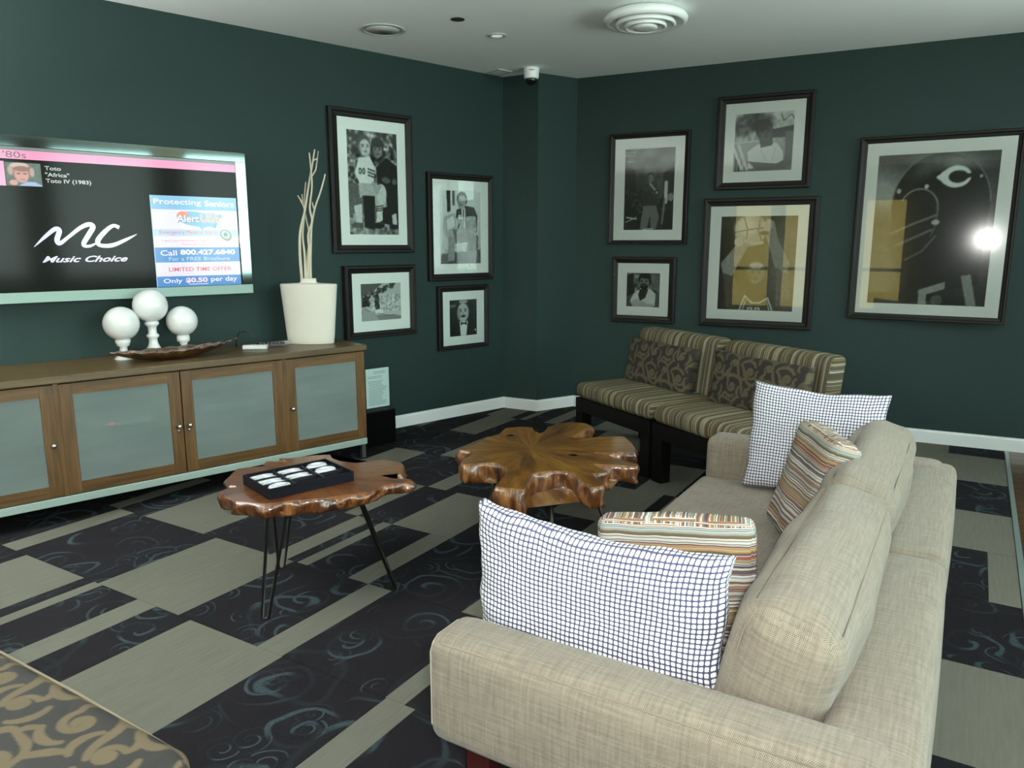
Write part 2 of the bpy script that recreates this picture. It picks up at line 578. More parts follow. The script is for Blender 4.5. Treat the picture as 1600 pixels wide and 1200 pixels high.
for i, (a, b) in enumerate(OPEN):
    wn_ = empty('window_%d' % (i + 6), ((a + b) / 2, REAR - .08, 0))
    tag(wn_, 'warm yellow lit glazed opening behind the viewpoint', kind='structure')
    h = (b - a) / 2
    bm = bmesh.new()
    for (x0, x1, z0, z1) in ((-h, -h + .04, .2, 2.25), (h - .04, h, .2, 2.25), (-h + .04, h - .04, .2, .25), (-h + .04, h - .04, 2.2, 2.25), (-h + .04, h - .04, .93, .99)):
        bm_box(bm, x0, x1, -.02, .03, z0, z1)
    bm_obj('window_frame', bm, MWFRAME, wn_)
    box('lit_blind', -h + .04, h - .04, -.03, -.022, .25, 2.2, MYEL, wn_)

for i, (a, b) in enumerate(ADDED_REAR_WINDOWS):  # frames and panes of the added fill-light windows
    wn_ = empty('window_%d' % (i + 8), ((a + b) / 2, REAR - .08, 0))
    tag(wn_, 'added window, unseen, bringing fill daylight from behind the viewpoint', kind='structure')
    h = (b - a) / 2
    bm = bmesh.new()
    for (x0, x1, z0, z1) in ((-h, -h + .04, .3, 2.72), (h - .04, h, .3, 2.72), (-h + .04, h - .04, .3, .35), (-h + .04, h - .04, 2.67, 2.72)):
        bm_box(bm, x0, x1, -.02, .03, z0, z1)
    bm_obj('window_frame', bm, MWFRAME, wn_)
    box('pane', -h + .04, h - .04, -.004, .004, .35, 2.67, MGLASS, wn_)

c = wall('ceiling', [(-6.8, -3.2), (2.85, -3.2), (2.85, 6.7), (-6.8, 6.7)], ZC, ZC + .12, MC)
c['label'] = 'pale painted ceiling'
fl_o = wall('floor', [(-6.8, -3.2), (2.85, -3.2), (2.85, 6.7), (-6.8, 6.7)], -.12, -.007, plain('subfloor', (0.02, 0.02, 0.022), 0.9))
fl_o['label'] = 'floor of inlaid navy and stone grey carpet tiles beside walnut planks'

# carpet: rows of 60 cm tiles cut from dark and pale pieces
XL, XR = -5.2, 0.285
ROWS = [
 (-2.99, -1.9, [(-3.3, -2.8), (-1.4, -0.9)]), (-1.9, -1.3, [(-2.6, -2.1), (-.6, -.1)]), (-1.3, -.7, [(-3.1, -2.6), (-1.2, -1.1)]),
 (-.7, -.105, [(-2.5, -2.0), (-1.5, -1.4), (-.4, .1)]), (-.105, .495, [(-3.7, -3.2), (-1.9, -1.4), (-.7, -.6)]),
 (.495, 1.095, [(-4.5, -3.95), (-3.35, -3.2), (-2.5, -2.0), (-1.52, -1.39), (-.4, .1)]),
 (1.095, 1.695, [(-4.55, -4.2), (-3.71, -3.23), (-3.155, -3.09), (-2.84, -2.715), (-2.50, -1.985), (-1.505, -1.385), (-.5, .0)]),
 (1.695, 2.298, [(-3.94, -3.805), (-3.125, -2.575), (-2.12, -1.99), (-1.51, -1.43), (-1.0, -.5)]),
 (2.298, 2.898, [(-4.045, -3.945), (-3.715, -3.225), (-2.73, -2.62), (-2.555, -2.49), (-2.24, -2.12), (-1.63, -1.51), (-.6, .285)]),
 (2.898, 3.492, [(-3.6, -3.5), (-2.83, -2.735), (-2.495, -2.12), (-1.6, -1.1)]),
 (3.492, 4.088, [(-3.45, -3.19), (-2.715, -2.58), (-1.885, -1.44), (-1.37, -.95), (.17, .285)]),
 (4.088, 4.698, [(-3.065, -2.66), (-1.62, -1.375), (-.7, .285)]),
 (4.698, 5.31, [(-3.75, -3.70), (-3.43, -3.18), (-2.35, -1.92), (-.9, -.4)]),
 (5.31, 5.98, [(-3.48, -3.24), (-3.15, -3.09), (-2.92, -2.80), (-2.5, -1.3), (-.7, .285)]),
 (5.98, 6.30, [(-2.0, -1.5), (-.3, -.05)])]
def carpet_piece(x0, x1, y0, y1, mat):
    # keep pieces inside the walls: clip against both wall planes
    g = 0.0007
    poly = [Vector((x0 + g, y0 + g, 0)), Vector((x1 - g, y0 + g, 0)), Vector((x1 - g, y1 - g, 0)), Vector((x0 + g, y1 - g, 0))]
    cn = Vector((CC.y - L1.y, L1.x - CC.x, 0)).normalized()
    for P, nrm in ((L1, LN), (R0, RN)):
        out = []
        for i in range(len(poly)):
            a, b = poly[i], poly[(i + 1) % len(poly)]
            da, db = (a - P).dot(nrm), (b - P).dot(nrm)
            if da >= 0: out.append(a)
            if da * db < 0: out.append(a + (b - a) * (da / (da - db)))
        poly = out
        if len(poly) < 3: return
    k = len(poly)
    V = [(p.x, p.y, z) for z in (-.0065, 0.0) for p in poly]
    Fc = [tuple(reversed(range(k))), tuple(range(k, 2 * k))] + [(i, (i + 1) % k, k + (i + 1) % k, k + i) for i in range(k)]
    pyd('carpet_tile', V, Fc, mat, fl_o)
for (y0, y1, pal) in ROWS:
    xs = XL
    for a, b in pal + [(XR, XR)]:
        x = xs
        while a - x > 1e-4:                       # dark run, cut on the 60 cm module
            nx = min(a, x + 0.6) if a - x < 1.2 else x + 0.6
            carpet_piece(x, nx, y0, y1, MCD)
            x = nx
        if b - a > 1e-4: carpet_piece(a, b, y0, y1, MCP)
        xs = b
MTRIM = plain('aluminium_edge_trim', (0.34, 0.42, 0.40), 0.35, 0.6)
t = box('trim_1', .287, .312, -2.98, 6.24, -.006, .004, MTRIM); tag(t, 'thin metal edging between carpet and planks', kind='structure')
py = -2.98
while py < 6.2:
    px = .314 - random.uniform(0, 0)
    first = random.uniform(.5, 1.3)
    cuts = [px, px + first]
    while cuts[-1] < WIN_X - .4: cuts.append(cuts[-1] + 1.2)
    cuts[-1] = WIN_X - .002
    for a, b in zip(cuts, cuts[1:]):
        y1 = min(py + .118, 6.26)
        box('floor_plank', a + .001, b - .001, py + .001, y1, -.0068, -.0005, MPLANK, fl_o)
    py += .12
# baseboards
def baseboard(name, p, q, nrm, label):
    p, q = Vector(p), Vector(q)
    V = []
    prof = [(0.0005, 0.0), (.016, 0.0), (.016, .082), (.011, .094), (.0005, .097)]
    for P in (p, q):
        for o, z in prof: V.append(P + nrm * o + Vector((0, 0, z)))
    k = len(prof)
    Fc = [(i, i + 1, k + i + 1, k + i) for i in range(k - 1)] + [tuple(range(k)), tuple(reversed(range(k, 2 * k)))]
    o = pyd(name, V, Fc, MBASE)
    return tag(o, label, kind='structure')
baseboard('baseboard_left', LEND, L1, LN, 'white baseboard along the television wall')
CN1 = Vector((CC.y - L1.y, -(CC.x - L1.x), 0)).normalized()
d2 = R0 - CC; CN2 = Vector((d2.y, -d2.x, 0)).normalized()
baseboard('baseboard_corner', L1, CC + Vector((.012, 0, 0)), CN1, 'white baseboard on the column face')
baseboard('baseboard_column', CC, R0, CN2, 'white baseboard on the column side')
baseboard('baseboard_back', R0, REND, RN, 'white baseboard behind the settees')

# ------------------------------------------------------------------ materials: furniture
def weave_mat(name, dark, light, pitch=0.0046, streak=0.5):
    m, nt, b = newmat(name)
    uv = UVN(nt)
    sp = N(nt, 'SeparateXYZ'); nt.links.new(uv, sp.inputs[0])
    k = 2 * math.pi / pitch
    su = M_(nt, 'SINE', M_(nt, 'MULTIPLY', sp.outputs[0], k))
    sv = M_(nt, 'SINE', M_(nt, 'MULTIPLY', sp.outputs[1], k))
    wv = M_(nt, 'MULTIPLY_ADD', M_(nt, 'MULTIPLY', su, sv), 0.5, 0.5)
    st = NOISE(nt, MAPV(nt, uv, (140, 9, 1)), 1.0, 3)
    st2 = NOISE(nt, MAPV(nt, uv, (9, 140, 1)), 1.0, 3)
    f = M_(nt, 'ADD', M_(nt, 'MULTIPLY', wv, 0.62), M_(nt, 'MULTIPLY', M_(nt, 'SUBTRACT', M_(nt, 'ADD', st, st2), 0.75), streak))
    c = MIX(nt, f, lin(dark), lin(light))
    nt.links.new(c, b.inputs['Base Color'])
    b.inputs['Roughness'].default_value = 0.85
    b.inputs['Specular IOR Level'].default_value = 0.25
    b.inputs['Sheen Weight'].default_value = 0.15
    BUMP(nt, b, wv, 0.5, 0.0012)
    return m
MSOFA = weave_mat('taupe_basket_weave', (0.062, 0.047, 0.034), (0.350, 0.302, 0.236))
MSEAM2 = plain('taupe_seam', (0.20, 0.16, 0.12), 0.9)
MSEAM = plain('taupe_piping', (0.42, 0.36, 0.285), 0.8)

def check_mat():
    m, nt, b = newmat('white_square_check')
    uv = UVN(nt)
    wob = NOISE(nt, uv, 9, 2, out='Color')
    vm = N(nt, 'VectorMath', operation='MULTIPLY_ADD')
    nt.links.new(wob, vm.inputs[0]); vm.inputs[1].default_value = (0.012, 0.012, 0); nt.links.new(uv, vm.inputs[2])
    sp = N(nt, 'SeparateXYZ'); nt.links.new(vm.outputs[0], sp.inputs[0])
    def cell(o, p):
        f = M_(nt, 'FRACT', M_(nt, 'DIVIDE', o, p))
        return M_(nt, 'ABSOLUTE', M_(nt, 'SUBTRACT', f, 0.5))
    a, c = cell(sp.outputs[0], 0.0133), cell(sp.outputs[1], 0.0142)
    d = M_(nt, 'POWER', M_(nt, 'ADD', M_(nt, 'POWER', a, 4.0), M_(nt, 'POWER', c, 4.0)), 0.25)
    f = RAMP(nt, d, [(0.355, (1, 1, 1)), (0.41, (0, 0, 0))])
    nt.links.new(MIX(nt, f, lin((0.075, 0.075, 0.145)), lin((0.80, 0.80, 0.80))), b.inputs['Base Color'])
    b.inputs['Roughness'].default_value = 0.9
    b.inputs['Specular IOR Level'].default_value = 0.15
    BUMP(nt, b, f, 0.7, 0.003)
    return m
MCHECK = check_mat()

def stripe_mat(name, palette, f1, f2, axis=0, bump=0.3, warp=0.0):
    m, nt, b = newmat(name)
    uv = UVN(nt)
    sp = N(nt, 'SeparateXYZ'); nt.links.new(uv, sp.inputs[0])
    u = sp.outputs[axis]
    if warp:
        u = M_(nt, 'ADD', u, M_(nt, 'MULTIPLY', M_(nt, 'SUBTRACT', NOISE(nt, uv, 12, 2), 0.5), warp))
    def rnd(f, off):
        w_ = N(nt, 'TexWhiteNoise', noise_dimensions='1D')
        nt.links.new(M_(nt, 'ADD', M_(nt, 'FLOOR', M_(nt, 'MULTIPLY', u, f)), off), w_.inputs['W'])
        return w_.outputs['Value']
    n = len(palette)
    st = [(i / n, c) for i, c in enumerate(palette)]
    c1 = RAMP(nt, rnd(f1, 3.3), st, 'CONSTANT')
    c2 = RAMP(nt, rnd(f2, 11.7), st, 'CONSTANT')
    c = MIX(nt, M_(nt, 'GREATER_THAN', rnd(f2, 40.1), 0.52), c1, c2)
    fib = NOISE(nt, MAPV(nt, uv, (300, 300, 1)), 1.0, 2)
    c = MIX(nt, M_(nt, 'MULTIPLY', fib, 0.35), c, lin((0.10, 0.09, 0.07)))
    nt.links.new(c, b.inputs['Base Color'])
    b.inputs['Roughness'].default_value = 0.9
    b.inputs['Specular IOR Level'].default_value = 0.15
    h = M_(nt, 'ABSOLUTE', M_(nt, 'SUBTRACT', M_(nt, 'FRACT', M_(nt, 'MULTIPLY', u, f1)), 0.5))
    BUMP(nt, b, h, bump, 0.002)
    return m
MSTRIPE = stripe_mat('multicolour_stripe_fabric',
    [(0.52, 0.50, 0.46), (0.10, 0.075, 0.05), (0.30, 0.25, 0.18), (0.38, 0.21, 0.07), (0.05, 0.05, 0.08), (0.70, 0.68, 0.64), (0.22, 0.20, 0.17), (0.27, 0.065, 0.045), (0.45, 0.40, 0.31), (0.13, 0.10, 0.07), (0.60, 0.58, 0.52), (0.26, 0.37, 0.37), (0.30, 0.16, 0.05), (0.09, 0.09, 0.13)], 520, 230, axis=1, bump=0.5, warp=0.012)
MSETTEE = stripe_mat('olive_stripe_upholstery',
    [(0.078, 0.066, 0.025), (0.035, 0.031, 0.021), (0.156, 0.133, 0.070), (0.058, 0.055, 0.049), (0.101, 0.078, 0.021), (0.265, 0.250, 0.189), (0.043, 0.039, 0.035), (0.094, 0.047, 0.014), (0.125, 0.113, 0.052), (0.047, 0.039, 0.021), (0.203, 0.187, 0.119), (0.070, 0.066, 0.056), (0.328, 0.312, 0.245), (0.066, 0.058, 0.025)], 330, 150, axis=0, bump=0.3)
MBLACK = plain('ebony_stained_wood', (0.0028, 0.0024, 0.002), 0.5, spec=.15, noise=0.2)
MFOOT = plain('mahogany_foot', (0.035, 0.006, 0.005), 0.35, noise=0.2)

# scroll (arabesque) pattern written as colours on a dense mesh
def stroke_field(P, strokes, tile):
    """signed distance-ish field of tapering strokes, periodic in tile"""
    best = np.full(len(P), 1e3)
    Q = np.mod(P, tile)
    for pts, w0, w1, w2 in strokes:
        pts = np.array(pts)
        k = len(pts) - 1
        lo, hi = pts.min(0) - .12 , pts.max(0) + .12
        for ox in (-1, 0, 1):
            for oy in (-1, 0, 1):
                off = np.array([ox, oy]) * tile
                R = Q - off
                msk = (R[:, 0] > lo[0]) & (R[:, 0] < hi[0]) & (R[:, 1] > lo[1]) & (R[:, 1] < hi[1])
                if not msk.any(): continue
                Rm = R[msk]; bm_ = np.full(len(Rm), 1e3)
                for i in range(k):
                    a, b = pts[i], pts[i + 1]
                    ab = b - a
                    tt = np.clip(((Rm - a) @ ab) / (ab @ ab + 1e-12), 0, 1)
                    d = np.linalg.norm(Rm - a - tt[:, None] * ab, axis=1)
                    s = (i + tt) / k
                    wd = np.where(s < .5, w0 + (w1 - w0) * s * 2, w1 + (w2 - w1) * (s - .5) * 2)
                    bm_ = np.minimum(bm_, d - wd)
                best[msk] = np.minimum(best[msk], bm_)
    return best
def spiral(cx, cy, r0, r1, a0, turns, n=22):
    t = np.linspace(0, 1, n)
    r = r0 * (r1 / r0) ** t
    a = a0 + turns * 2 * math.pi * t
    return np.c_[cx + r * np.cos(a), cy + r * np.sin(a)]
def bez(p0, p1, p2, p3, n=14):
    t = np.linspace(0, 1, n)[:, None]
    p0, p1, p2, p3 = map(np.array, (p0, p1, p2, p3))
    return (1 - t) ** 3 * p0 + 3 * (1 - t) ** 2 * t * p1 + 3 * (1 - t) * t * t * p2 + t ** 3 * p3
STROKES = [
 (spiral(.26, .30, .15, .025, 2.6, 1.25), .012, .026, .022),
 (spiral(.74, .66, .16, .03, -.5, -1.3), .012, .027, .022),
 (spiral(.72, .20, .11, .02, 1.0, 1.2), .010, .022, .020),
 (spiral(.22, .80, .12, .02, 4.2, -1.2), .010, .023, .020),
 (bez((.13, .38), (.02, .55), (.30, .58), (.44, .50)), .012, .028, .022),
 (bez((.44, .50), (.60, .42), (.50, .22), (.64, .12)), .022, .026, .010),
 (bez((.88, .58), (1.02, .44), (.84, .34), (.70, .44)), .012, .026, .020),
 (bez((.70, .44), (.55, .54), (.60, .74), (.44, .80)), .020, .026, .008),
 (bez((.44, .50), (.40, .66), (.34, .70), (.30, .92)), .020, .024, .012),
 (bez((.44, .80), (.50, .96), (.70, .86), (.66, 1.02)), .010, .024, .012),
 (bez((.30, .92), (.38, 1.02), (.42, 1.06), (.50, 1.10)), .018, .026, .006),
 (bez((.10, .66), (.16, .60), (.10, .50), (.00, .50)), .006, .024, .016),
 (bez((.00, .50), (-.10, .50), (-.14, .66), (-.06, .72)), .016, .022, .006),
 (bez((.95, .86), (.88, .94), (.94, 1.06), (1.04, 1.02)), .006, .026, .010),
 (bez((.48, .32), (.40, .24), (.44, .10), (.52, .08)), .008, .024, .006),
 (bez((.36, .12), (.30, .04), (.16, .06), (.10, .14)), .006, .024, .010),
 (bez((.92, .28), (.98, .20), (.94, .08), (.86, .04)), .008, .024, .006),
 (bez((.56, .60), (.62, .56), (.60, .50), (.56, .47)), .006, .020, .006),
 (bez((.86, .80), (.80, .88), (.72, .92), (.62, .90)), .012, .022, .005),
 (bez((.70, .44), (.77, .41), (.81, .36), (.78, .293)), .014, .020, .012),
 (bez((.161, .695), (.10, .66), (.05, .60), (.0, .5)), .012, .020, .016),
 (bez((.04, .02), (.00, .08), (.06, .10), (.10, .14)), .010, .018, .010),
 (bez((.30, .92), (.22, 1.02), (.14, 1.0), (.04, 1.02)), .010, .020, .010),
 (bez((.56, .47), (.50, .52), (.48, .52), (.44, .50)), .008, .016, .014),
]
def damask_color(me, uvs, tile, gold, ground):
    P = np.array(uvs) / tile
    f = stroke_field(P, STROKES, 1.0)
    k = np.clip(0.5 - (f - 0.015) / 0.010, 0, 1)[:, None]
    col = np.array(ground) * (1 - k) + np.array(gold) * k
    ca = me.color_attributes.new('Col', 'FLOAT_COLOR', 'POINT')
    ca.data.foreach_set('color', np.c_[col, np.ones(len(col))].ravel())
def attr_mat(name, rough=0.85, spec=0.2, gain=1.0, weave=True):
    m, nt, b = newmat(name)
    a = N(nt, 'Attribute'); a.attribute_name = 'Col'
    c = a.outputs['Color']
    if weave:
        c = MIX(nt, M_(nt, 'MULTIPLY', NOISE(nt, OBJ(nt), 420, 2), 0.35), c, lin((0.05, 0.045, 0.04)))
    nt.links.new(c, b.inputs['Base Color'])
    b.inputs['Roughness'].default_value = rough
    b.inputs['Specular IOR Level'].default_value = spec
    return m
MDAMASK = attr_mat('bronze_scroll_brocade', 0.7)
MPHOTO = attr_mat('printed_photograph', 0.6, 0.2, weave=False)

# ------------------------------------------------------------------ sofa
sofa = empty('sofa', (0, 0, 0))
tag(sofa, 'long low taupe woven sofa with two loose back cushions in the foreground', 'sofa')
SY0, SY1, SX0, SX1, SZB, SZT = 1.37, 3.85, -1.09, 0.01, 0.20, 0.49
def soft(name, x0, x1, y0, y1, z0, z1, r, mat, parent, puff=(0, 0, 0), n=(16, 16, 10), rot=None, wr=0.0, seed=0):
    me = rcube_mesh(name, (x1 - x0) / 2, (y1 - y0) / 2, (z1 - z0) / 2, r, puff, n, wr, seed)
    uv_box(me)
    return mesh_obj(name, me, mat, parent, ((x0 + x1) / 2, (y0 + y1) / 2, (z0 + z1) / 2), rot, True)
soft('arm', SX0, SX1 - .05, SY0, SY0 + .175, SZB, SZT, .045, MSOFA, sofa, (.0, .012, .006), (24, 10, 12))
soft('arm', SX0, SX1 - .05, SY1 - .175, SY1, SZB, SZT, .045, MSOFA, sofa, (.0, .012, .006), (24, 10, 12))
soft('backrest', SX1 - .20, SX1, SY0 + .012, (SY0 + SY1) / 2 + .002, SZB - .02, SZT - .012, .045, MSOFA, sofa, (.008, 0, .006), (10, 24, 12))
soft('backrest', SX1 - .20, SX1, (SY0 + SY1) / 2 - .002, SY1 - .012, SZB - .02, SZT - .012, .045, MSOFA, sofa, (.008, 0, .006), (10, 24, 12))
soft('base', SX0 + .05, SX1 - .18, SY0 + .08, SY1 - .08, .14, .22, .02, MSOFA, sofa)
mid = (SY0 + SY1) / 2
soft('seat_cushion', SX0 - .01, SX1 - .19, SY0 + .172, SY1 - .172, .16, .295, .035, MSOFA, sofa, (.006, .0, .008), (16, 24, 8))
for (y0, y1, sd) in ((SY0 + .185, mid + .005, 3), (mid - .012, SY1 - .16, 5)):
    bc = soft('back_cushion', -.415, -.185, y0, y1, .275, .675, .075, MSOFA, sofa, (.035, .012, .03), (14, 22, 16), (0, math.radians(13), 0), .004, sd)
    hy_ = (y1 - y0) / 2 - .075
    for sx in (-1, 1):
        ring = [(sx * .093, -hy_, .178), (sx * .0935, 0, .1785), (sx * .093, hy_, .178), (sx * .084, hy_ + .043, .169), (sx * .093, hy_ + .053, .125), (sx * .093, hy_ + .053, -.125), (sx * .084, hy_ + .043, -.169), (sx * .093, hy_, -.178), (sx * .093, -hy_, -.178), (sx * .084, -hy_ - .043, -.169), (sx * .093, -hy_ - .053, -.125), (sx * .093, -hy_ - .053, .125), (sx * .084, -hy_ - .043, .169), (sx * .093, -hy_, .178)]
        tube('seam', ring, .0024, MSEAM2, bc, 6)
for (fx, fy) in ((SX0 + .10, SY0 + .12), (SX0 + .10, SY1 - .12), (SX1 - .09, SY0 + .12), (SX1 - .09, SY1 - .12)):
    box('foot', fx - .035, fx + .035, fy - .035, fy + .035, 0.001, .205, MFOOT, sofa, .006)
def seam_loop(pts, r=.0022): return tube('piping', pts, r, MSEAM, sofa, 6)
yo, yi = SY0 - .002, SY0 + .175
xe = [SX0 + .05, SX0 + .25, SX0 + .5, SX0 + .75, SX1 - .11]
tube('seam', [(x, SY0 + .0130, SZT - .0130) for x in xe], .0022, MSEAM2, sofa, 6)
seam_loop([(x, yi - .0130, SZT - .0130) for x in xe])
seam_loop([(SX0 + .0130, SY0 + .0130, SZB + .045 + t * (SZT - SZB - .09)) for t in np.linspace(0, 1, 5)] + [(SX0 + .0185, SY0 + .0185, SZT - .0185), (SX0 + .0130, SY0 + .045, SZT - .0130), (SX0 + .0130, SY0 + .09, SZT - .0130), (SX0 + .0130, yi - .045, SZT - .0130), (SX0 + .0185, yi - .0185, SZT - .0185)])

def throw(name, w_, h_, t_, mat, center, rot, label, seed, slump=0.0, pinch=.03, wr=.004):
    me = pillow_mesh(name, w_, h_, t_, 40, .014, pinch, wr, seed, slump)
    o = mesh_obj(name, me, mat, None, center, rot, True)
    return tag(o, label, 'pillow')
R_ = math.radians
throw('throw_pillow', .68, .47, .14, MCHECK, (-.755, 1.645, .525), (R_(2), R_(1.5), R_(1)), 'large white and navy checked pillow behind the near sofa arm', 2, .03)
def boxed(w_, h_, t_, center, rot, label, seed):
    me = rcube_mesh('throw_pillow', w_ / 2, t_ / 2, h_ / 2, .03, (0, .02, .008), (24, 10, 24), .004, seed)
    uv_box(me, 1.0, lambda c, n, ax: (c.y, c.x + 3) if ax == 2 else ((c.y, c.z) if ax == 0 else (c.x, c.z)))
    return tag(mesh_obj('throw_pillow', me, MSTRIPE, None, center, rot, True), label, 'pillow')
boxed(.42, .43, .10, (-.622, 1.90, .500), (R_(-6), R_(-4), R_(14)), 'multicoloured striped pillow tucked behind the near checked pillow', 4)
throw('throw_pillow', .58, .50, .13, MCHECK, (-.565, 3.60, .555), (R_(-9), R_(1), R_(0)), 'white and navy checked pillow propped on the far sofa arm', 6, .02)
boxed(.40, .44, .11, (-.47, 3.0, .525), (R_(-16), R_(0), R_(-62)), 'multicoloured striped pillow leaning on the far back cushion', 9)

# ------------------------------------------------------------------ settees
BA = R_(-31)
BD = Vector((math.cos(BA), math.sin(BA), 0)); BN = Vector((-BD.y, BD.x, 0))
BMID = Vector((-1.62, 4.317, 0))
def settee_uv(c, n, ax):
    if ax == 0: return (c.z + .37, c.y)
    if ax == 1: return (c.x, c.z)
    return (c.x, c.y)
def make_settee(org, label, seed):
    t = empty('armless_settee', org, BA)
    tag(t, label, 'settee', 'striped settees set side by side')
    w = .85
    for (x, y) in ((0.005, 0.0), (w - .095, 0.0), (.005, .56), (w - .095, .56)):
        box('leg', x, x + .09, y, y + .075, .001, .335, MBLACK, t, .003)
    bm = bmesh.new()
    for (x0, x1, y0, y1) in ((.004, w - .004, -.002, .05), (.004, w - .004, .585, .637), (.004, .054, .05, .585), (w - .054, w - .004, .05, .585)):
        bm_box(bm, x0, x1, y0, y1, .275, .37, .003)
    bm_obj('seat_rail', bm, MBLACK, t)
    for x in (.03, w - .075):
        box('back_post', x, x + .045, .66, .70, .28, .62, MBLACK, t, .003)
    box('back_rail', .02, w - .02, .66, .695, .52, .60, MBLACK, t, .003)
    if seed == 2: box('back_post', w + .002, w + .05, .60, .70, .28, .62, MBLACK, t, .003)
    me = rcube_mesh('seat_cushion', w / 2 - .002, .31, .055, .045, (0, 0, .012), (20, 20, 10)); 
    for v in me.vertices: v.co += Vector((w / 2, .30, .425))
    uv_box(me, 1.0, settee_uv)
    mesh_obj('seat_cushion', me, MSETTEE, t, smooth=True)
    me = rcube_mesh('back_cushion', w / 2 - .012, .07, .20, .04, (0, .014, .004), (20, 10, 16))
    for v in me.vertices: v.co += Vector((w / 2, .575 + (v.co.z) * .14, .645))
    uv_box(me, 1.0, settee_uv)
    mesh_obj('back_cushion', me, MSETTEE, t, smooth=True)
    return t
make_settee(BMID - BD * .862, 'striped armless settee nearest the room corner', 1)
make_settee(BMID + BD * .010, 'striped armless settee partly hidden by the sofa arm', 2)
def damask_pillow(w_, h_, t_, c, rz, label, seed):
    me = pillow_mesh('lumbar_pillow', w_, h_, t_, 90, .02, .015, .003, seed)
    n1 = 91
    uvs = []
    for s in (0, 1):
        for j in range(n1):
            for i in range(n1):
                uvs.append((w_ * i / 90 + .13 * seed + .3 * s, h_ * j / 90 + .07 * seed))
    damask_color(me, uvs, .27, (0.092, 0.074, 0.043), (0.017, 0.014, 0.013))
    o = mesh_obj('lumbar_pillow', me, MDAMASK, None, c, (R_(-9), 0, rz), True)
    return tag(o, label, 'pillow')
p = BMID - BD * .862 + BD * .405 + BN * .425
damask_pillow(.69, .32, .12, (p.x, p.y, .615), BA, 'bronze scroll patterned lumbar pillow on the corner settee', 1)
p = BMID + BD * .010 + BD * .425 + BN * .425
damask_pillow(.73, .33, .13, (p.x, p.y, .625), BA, 'bronze scroll patterned lumbar pillow on the right settee', 3)

# ------------------------------------------------------------------ ottoman
ott = empty('ottoman', (-1.90, .55, 0))
tag(ott, 'bronze scroll patterned ottoman in the lower left corner', 'ottoman')
def ottoman_body():
    hx, hy, hz = .62, .31, .14
    n = (300, 160, 24)
    me = rcube_mesh('upholstered_top', hx, hy, hz, .045, (0, 0, .014), n, power=1.0)
    uvs = []
    for v in me.vertices:
        c = v.co
        if abs(c.z) > hz - .02: uvs.append((c.x, c.y + .05))
        elif abs(c.x) > hx - .045: uvs.append((c.x + (hz - c.z), c.y + .05))
        else: uvs.append((c.x, c.y + .05 + math.copysign(hz - c.z, c.y)))
    damask_color(me, [(u * 1.0 + 3.05, v_ + 3.12) for u, v_ in uvs], .33, (0.125, 0.094, 0.055), (0.025, 0.0235, 0.023))
    return mesh_obj('upholstered_top', me, MDAMASK, ott, (0, 0, .285), None, True)
ottoman_body()
for sx in (-1, 1):
    for sy in (-1, 1):
        box('foot', sx * .54 - .03, sx * .54 + .03, sy * .23 - .03, sy * .23 + .03, .001, .155, MBLACK, ott, .004)
tube('piping', [(-.60, .297, .405), (-.2, .302, .41), (.2, .302, .41), (.585, .297, .405), (.607, .27, .402), (.612, 0, .408), (.607, -.27, .402)], .004, plain('bronze_piping', (0.20, 0.16, 0.10), 0.6), ott, 6)

# ------------------------------------------------------------------ live-edge tables
def slab_mat(name, hub, cols, side):
    m, nt, b = newmat(name)
    o = OBJ(nt)
    v = N(nt, 'VectorMath', operation='SUBTRACT'); nt.links.new(o, v.inputs[0]); v.inputs[1].default_value = (hub[0], hub[1], 0)
    sp = N(nt, 'SeparateXYZ'); nt.links.new(v.outputs[0], sp.inputs[0])
    ang = M_(nt, 'ARCTAN2', sp.outputs[1], sp.outputs[0])
    r = M_(nt, 'SQRT', M_(nt, 'ADD', M_(nt, 'POWER', sp.outputs[0], 2.0), M_(nt, 'POWER', sp.outputs[1], 2.0)))
    cx = N(nt, 'CombineXYZ')
    nt.links.new(M_(nt, 'MULTIPLY', M_(nt, 'SINE', ang), 5.0), cx.inputs[0]); nt.links.new(M_(nt, 'MULTIPLY', M_(nt, 'COSINE', ang), 5.0), cx.inputs[1]); nt.links.new(M_(nt, 'MULTIPLY', r, 3.0), cx.inputs[2])
    g1 = NOISE(nt, cx.outputs[0], 1.1, 3, 0.55, 0.4)
    g2 = NOISE(nt, cx.outputs[0], 5.0, 4, 0.6, 0.3)
    f = M_(nt, 'ADD', M_(nt, 'MULTIPLY', g1, 0.65), M_(nt, 'MULTIPLY', g2, 0.35))
    top = RAMP(nt, f, [(0.34, cols[0]), (0.46, cols[1]), (0.56, cols[2]), (0.68, cols[3])])
    s1 = NOISE(nt, MAPV(nt, o, (26, 26, 5)), 1.0, 4, 0.6, 0.8)
    sd = RAMP(nt, s1, [(0.32, side[0]), (0.5, side[1]), (0.66, side[2])])
    nz = N(nt, 'SeparateXYZ'); nt.links.new(N(nt, 'NewGeometry').outputs['Normal'], nz.inputs[0])
    k = RAMP(nt, nz.outputs[2], [(0.6, (0, 0, 0)), (0.9, (1, 1, 1))])
    nt.links.new(MIX(nt, k, sd, top), b.inputs['Base Color'])
    b.inputs['Roughness'].default_value = 0.32
    b.inputs['Coat Weight'].default_value = 0.7
    b.inputs['Coat Roughness'].default_value = 0.12
    BUMP(nt, b, MIX(nt, k, s1, M_(nt, 'MULTIPLY', g2, 0.15)), 0.7, 0.02)
    return m
MROD = plain('dark_steel_rod', (0.035, 0.033, 0.03), 0.35, 0.8)
